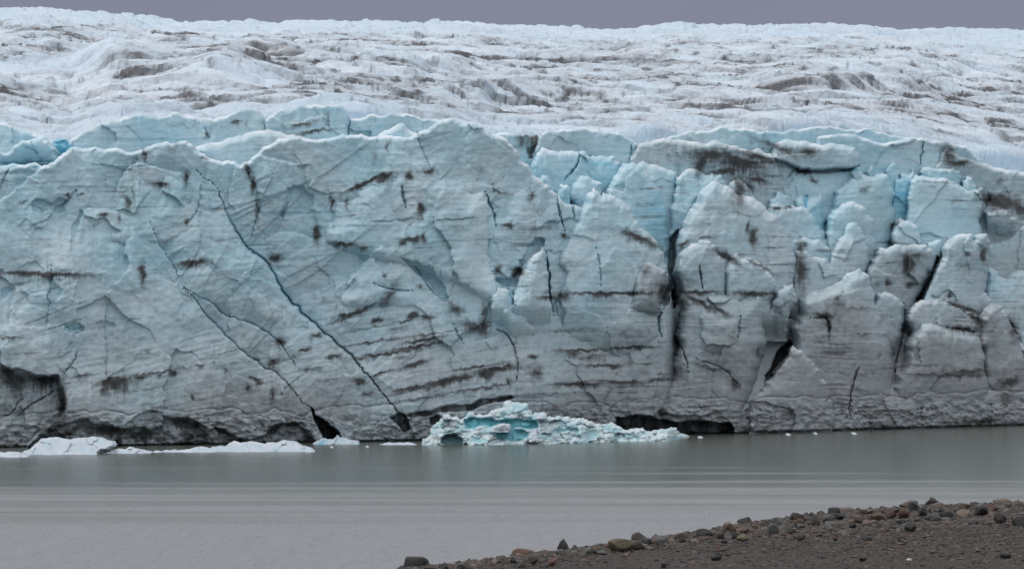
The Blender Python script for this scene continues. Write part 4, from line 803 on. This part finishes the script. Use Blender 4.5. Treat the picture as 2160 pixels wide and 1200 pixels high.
# gravel: thousands of pebbles, one mesh
def gravel():
    m, t, b = nt('pebbles')
    g = attr(t, 'tone'); w = attr(t, 'warm')
    c = mixc(t, g, (.018, .0165, .0155), (.135, .125, .115)); c2 = mixc(t, g, (.04, .026, .02), (.17, .10, .07))
    c = mixc(t, w, c, c2); t.links.new(c, b.inputs['Base Color']); b.inputs['Roughness'].default_value = .8
    r = np.random.default_rng(9); N = 36000
    px = 830 + 1400 * r.random(N) ** .75; ed = np.interp(px, SE[:, 0], SE[:, 1])
    band = 12 + 40 * ss(1300, 1900, px)
    py = np.where(r.random(N) < .7, ed - 1 + np.abs(r.normal(0, 1, N)) * band * .8, ed + r.random(N) * 140)
    ok = (py < 1215) & (py > ed - 1); px, py, ed, band = px[ok], py[ok], ed[ok], band[ok]; N = len(px)
    Y = H * F / (py - HY)
    for _ in range(8): Y = .5 * Y + .5 * (H - ground_z(px, Y)) * F / (py - HY)
    pos = np.stack([(px - CX) / F * Y, Y, ground_z(px, Y)], -1)
    s = np.clip(r.lognormal(1.85, .55, N), 2.0, 22) * np.where(py - ed > band, .72, 1) * Y / F
    a = r.uniform(0, 6.28, N)
    L = LV[None] * (1 + .28 * r.normal(size=(N, len(LV), 1))).clip(.6, 1.5)
    L = L * (s[:, None, None] * .5) * np.stack([r.uniform(.8, 1.3, N), r.uniform(.7, 1.1, N), r.uniform(.45, .8, N)], -1)[:, None]
    X = L[..., 0] * np.cos(a)[:, None] - L[..., 1] * np.sin(a)[:, None]; Z = L[..., 0] * np.sin(a)[:, None] + L[..., 1] * np.cos(a)[:, None]
    V = np.stack([X, Z, L[..., 2]], -1) + pos[:, None]
    Fc = (LF[None] + (np.arange(N) * len(LV))[:, None, None]).reshape(-1)
    tone = np.repeat(np.clip(r.beta(1.6, 3.2, N) + (r.random(N) < .02) * .8, 0, 1.6), len(LV)); warm = np.repeat((r.random(N) < .6) * r.random(N), len(LV))
    o = mesh_obj('gravel', V.reshape(-1, 3), Fc, np.full(N * len(LF), 3), m, dict(tone=tone, warm=warm), smooth=False)
    tag(o, kind='stuff'); o['label'] = 'loose dark gravel and pebbles covering the shore'; o['category'] = 'gravel'
gravel()
# ------------------------------------------------------------------ sky, sun, camera
SUN_EL, SUN_AZ = math.radians(50), math.radians(-100)      # azimuth from +Y (beyond the glacier) towards -X
w = bpy.data.worlds.new('World'); sc.world = w; w.use_nodes = True; t = w.node_tree
for n_ in list(t.nodes): t.nodes.remove(n_)
out = t.nodes.new('ShaderNodeOutputWorld')
skyt = t.nodes.new('ShaderNodeTexSky'); skyt.sky_type = 'NISHITA'; skyt.sun_disc = False; skyt.sun_elevation = SUN_EL; skyt.sun_rotation = SUN_AZ
b1 = t.nodes.new('ShaderNodeBackground'); b1.inputs[1].default_value = .06; t.links.new(skyt.outputs[0], b1.inputs[0])
tc = t.nodes.new('ShaderNodeTexCoord'); sp = t.nodes.new('ShaderNodeSeparateXYZ'); t.links.new(tc.outputs['Generated'], sp.inputs[0])
rmp = t.nodes.new('ShaderNodeValToRGB'); t.links.new(sp.outputs[2], rmp.inputs[0]); e = rmp.color_ramp.elements
e[0].position = 0; e[0].color = (.235, .245, .345, 1); e[1].position = 1; e[1].color = (.95, .98, 1.0, 1)
for p, c in ((.115, (.238, .250, .338, 1)), (.17, (.50, .505, .57, 1)), (.25, (.95, .94, .97, 1)), (.6, (.92, .94, .98, 1))):
    x = e.new(p); x.color = c
cn = noise(t, tc.outputs['Generated'], 1.0, 4, .55, (2.5, 2.5, 9))
cm = mixc(t, mth(t, 'MULTIPLY', sstep(t, cn, .3, .7), .34), rmp.outputs[0], (.175, .195, .265))
sideY = mth(t, 'MULTIPLY', sstep(t, sp.outputs[1], .25, -.35), 1.0)
rmp2 = t.nodes.new('ShaderNodeValToRGB'); t.links.new(sp.outputs[2], rmp2.inputs[0]); e2 = rmp2.color_ramp.elements
e2[0].position = 0; e2[0].color = (.42, .44, .48, 1); e2[1].position = 1; e2[1].color = (1.2, 1.22, 1.24, 1)
x = e2.new(.5); x.color = (.88, .91, .96, 1)
cm = mixc(t, sideY, cm, rmp2.outputs[0])
b2 = t.nodes.new('ShaderNodeBackground'); b2.inputs[1].default_value = 1.0; t.links.new(cm, b2.inputs[0])
mx = t.nodes.new('ShaderNodeMixShader'); mx.inputs[0].default_value = .92
t.links.new(b1.outputs[0], mx.inputs[1]); t.links.new(b2.outputs[0], mx.inputs[2]); t.links.new(mx.outputs[0], out.inputs[0])
sl = bpy.data.lights.new('sun', 'SUN'); sl.energy = 1.1; sl.angle = math.radians(18); sl.color = (1, .96, .91)
so = bpy.data.objects.new('sun', sl); col.objects.link(so)
from mathutils import Vector
sd = Vector((math.sin(SUN_AZ) * math.cos(SUN_EL), math.cos(SUN_AZ) * math.cos(SUN_EL), math.sin(SUN_EL)))
so.rotation_euler = sd.to_track_quat('Z', 'Y').to_euler()
so.location = (0, 0, 120)
cam = bpy.data.cameras.new('camera'); co = bpy.data.objects.new('camera', cam); col.objects.link(co); sc.camera = co
co.location = (0, 0, H); co.rotation_euler = (math.radians(90), 0, 0)
cam.sensor_width = 36; cam.lens = 36 * F / 2160; cam.shift_y = (HY - 600) / 2160; cam.clip_start = 1; cam.clip_end = 20000
sc.view_settings.view_transform = 'Standard'; sc.view_settings.look = 'None'; sc.view_settings.exposure = 0; sc.view_settings.gamma = 1; sc.view_settings.use_curve_mapping = False
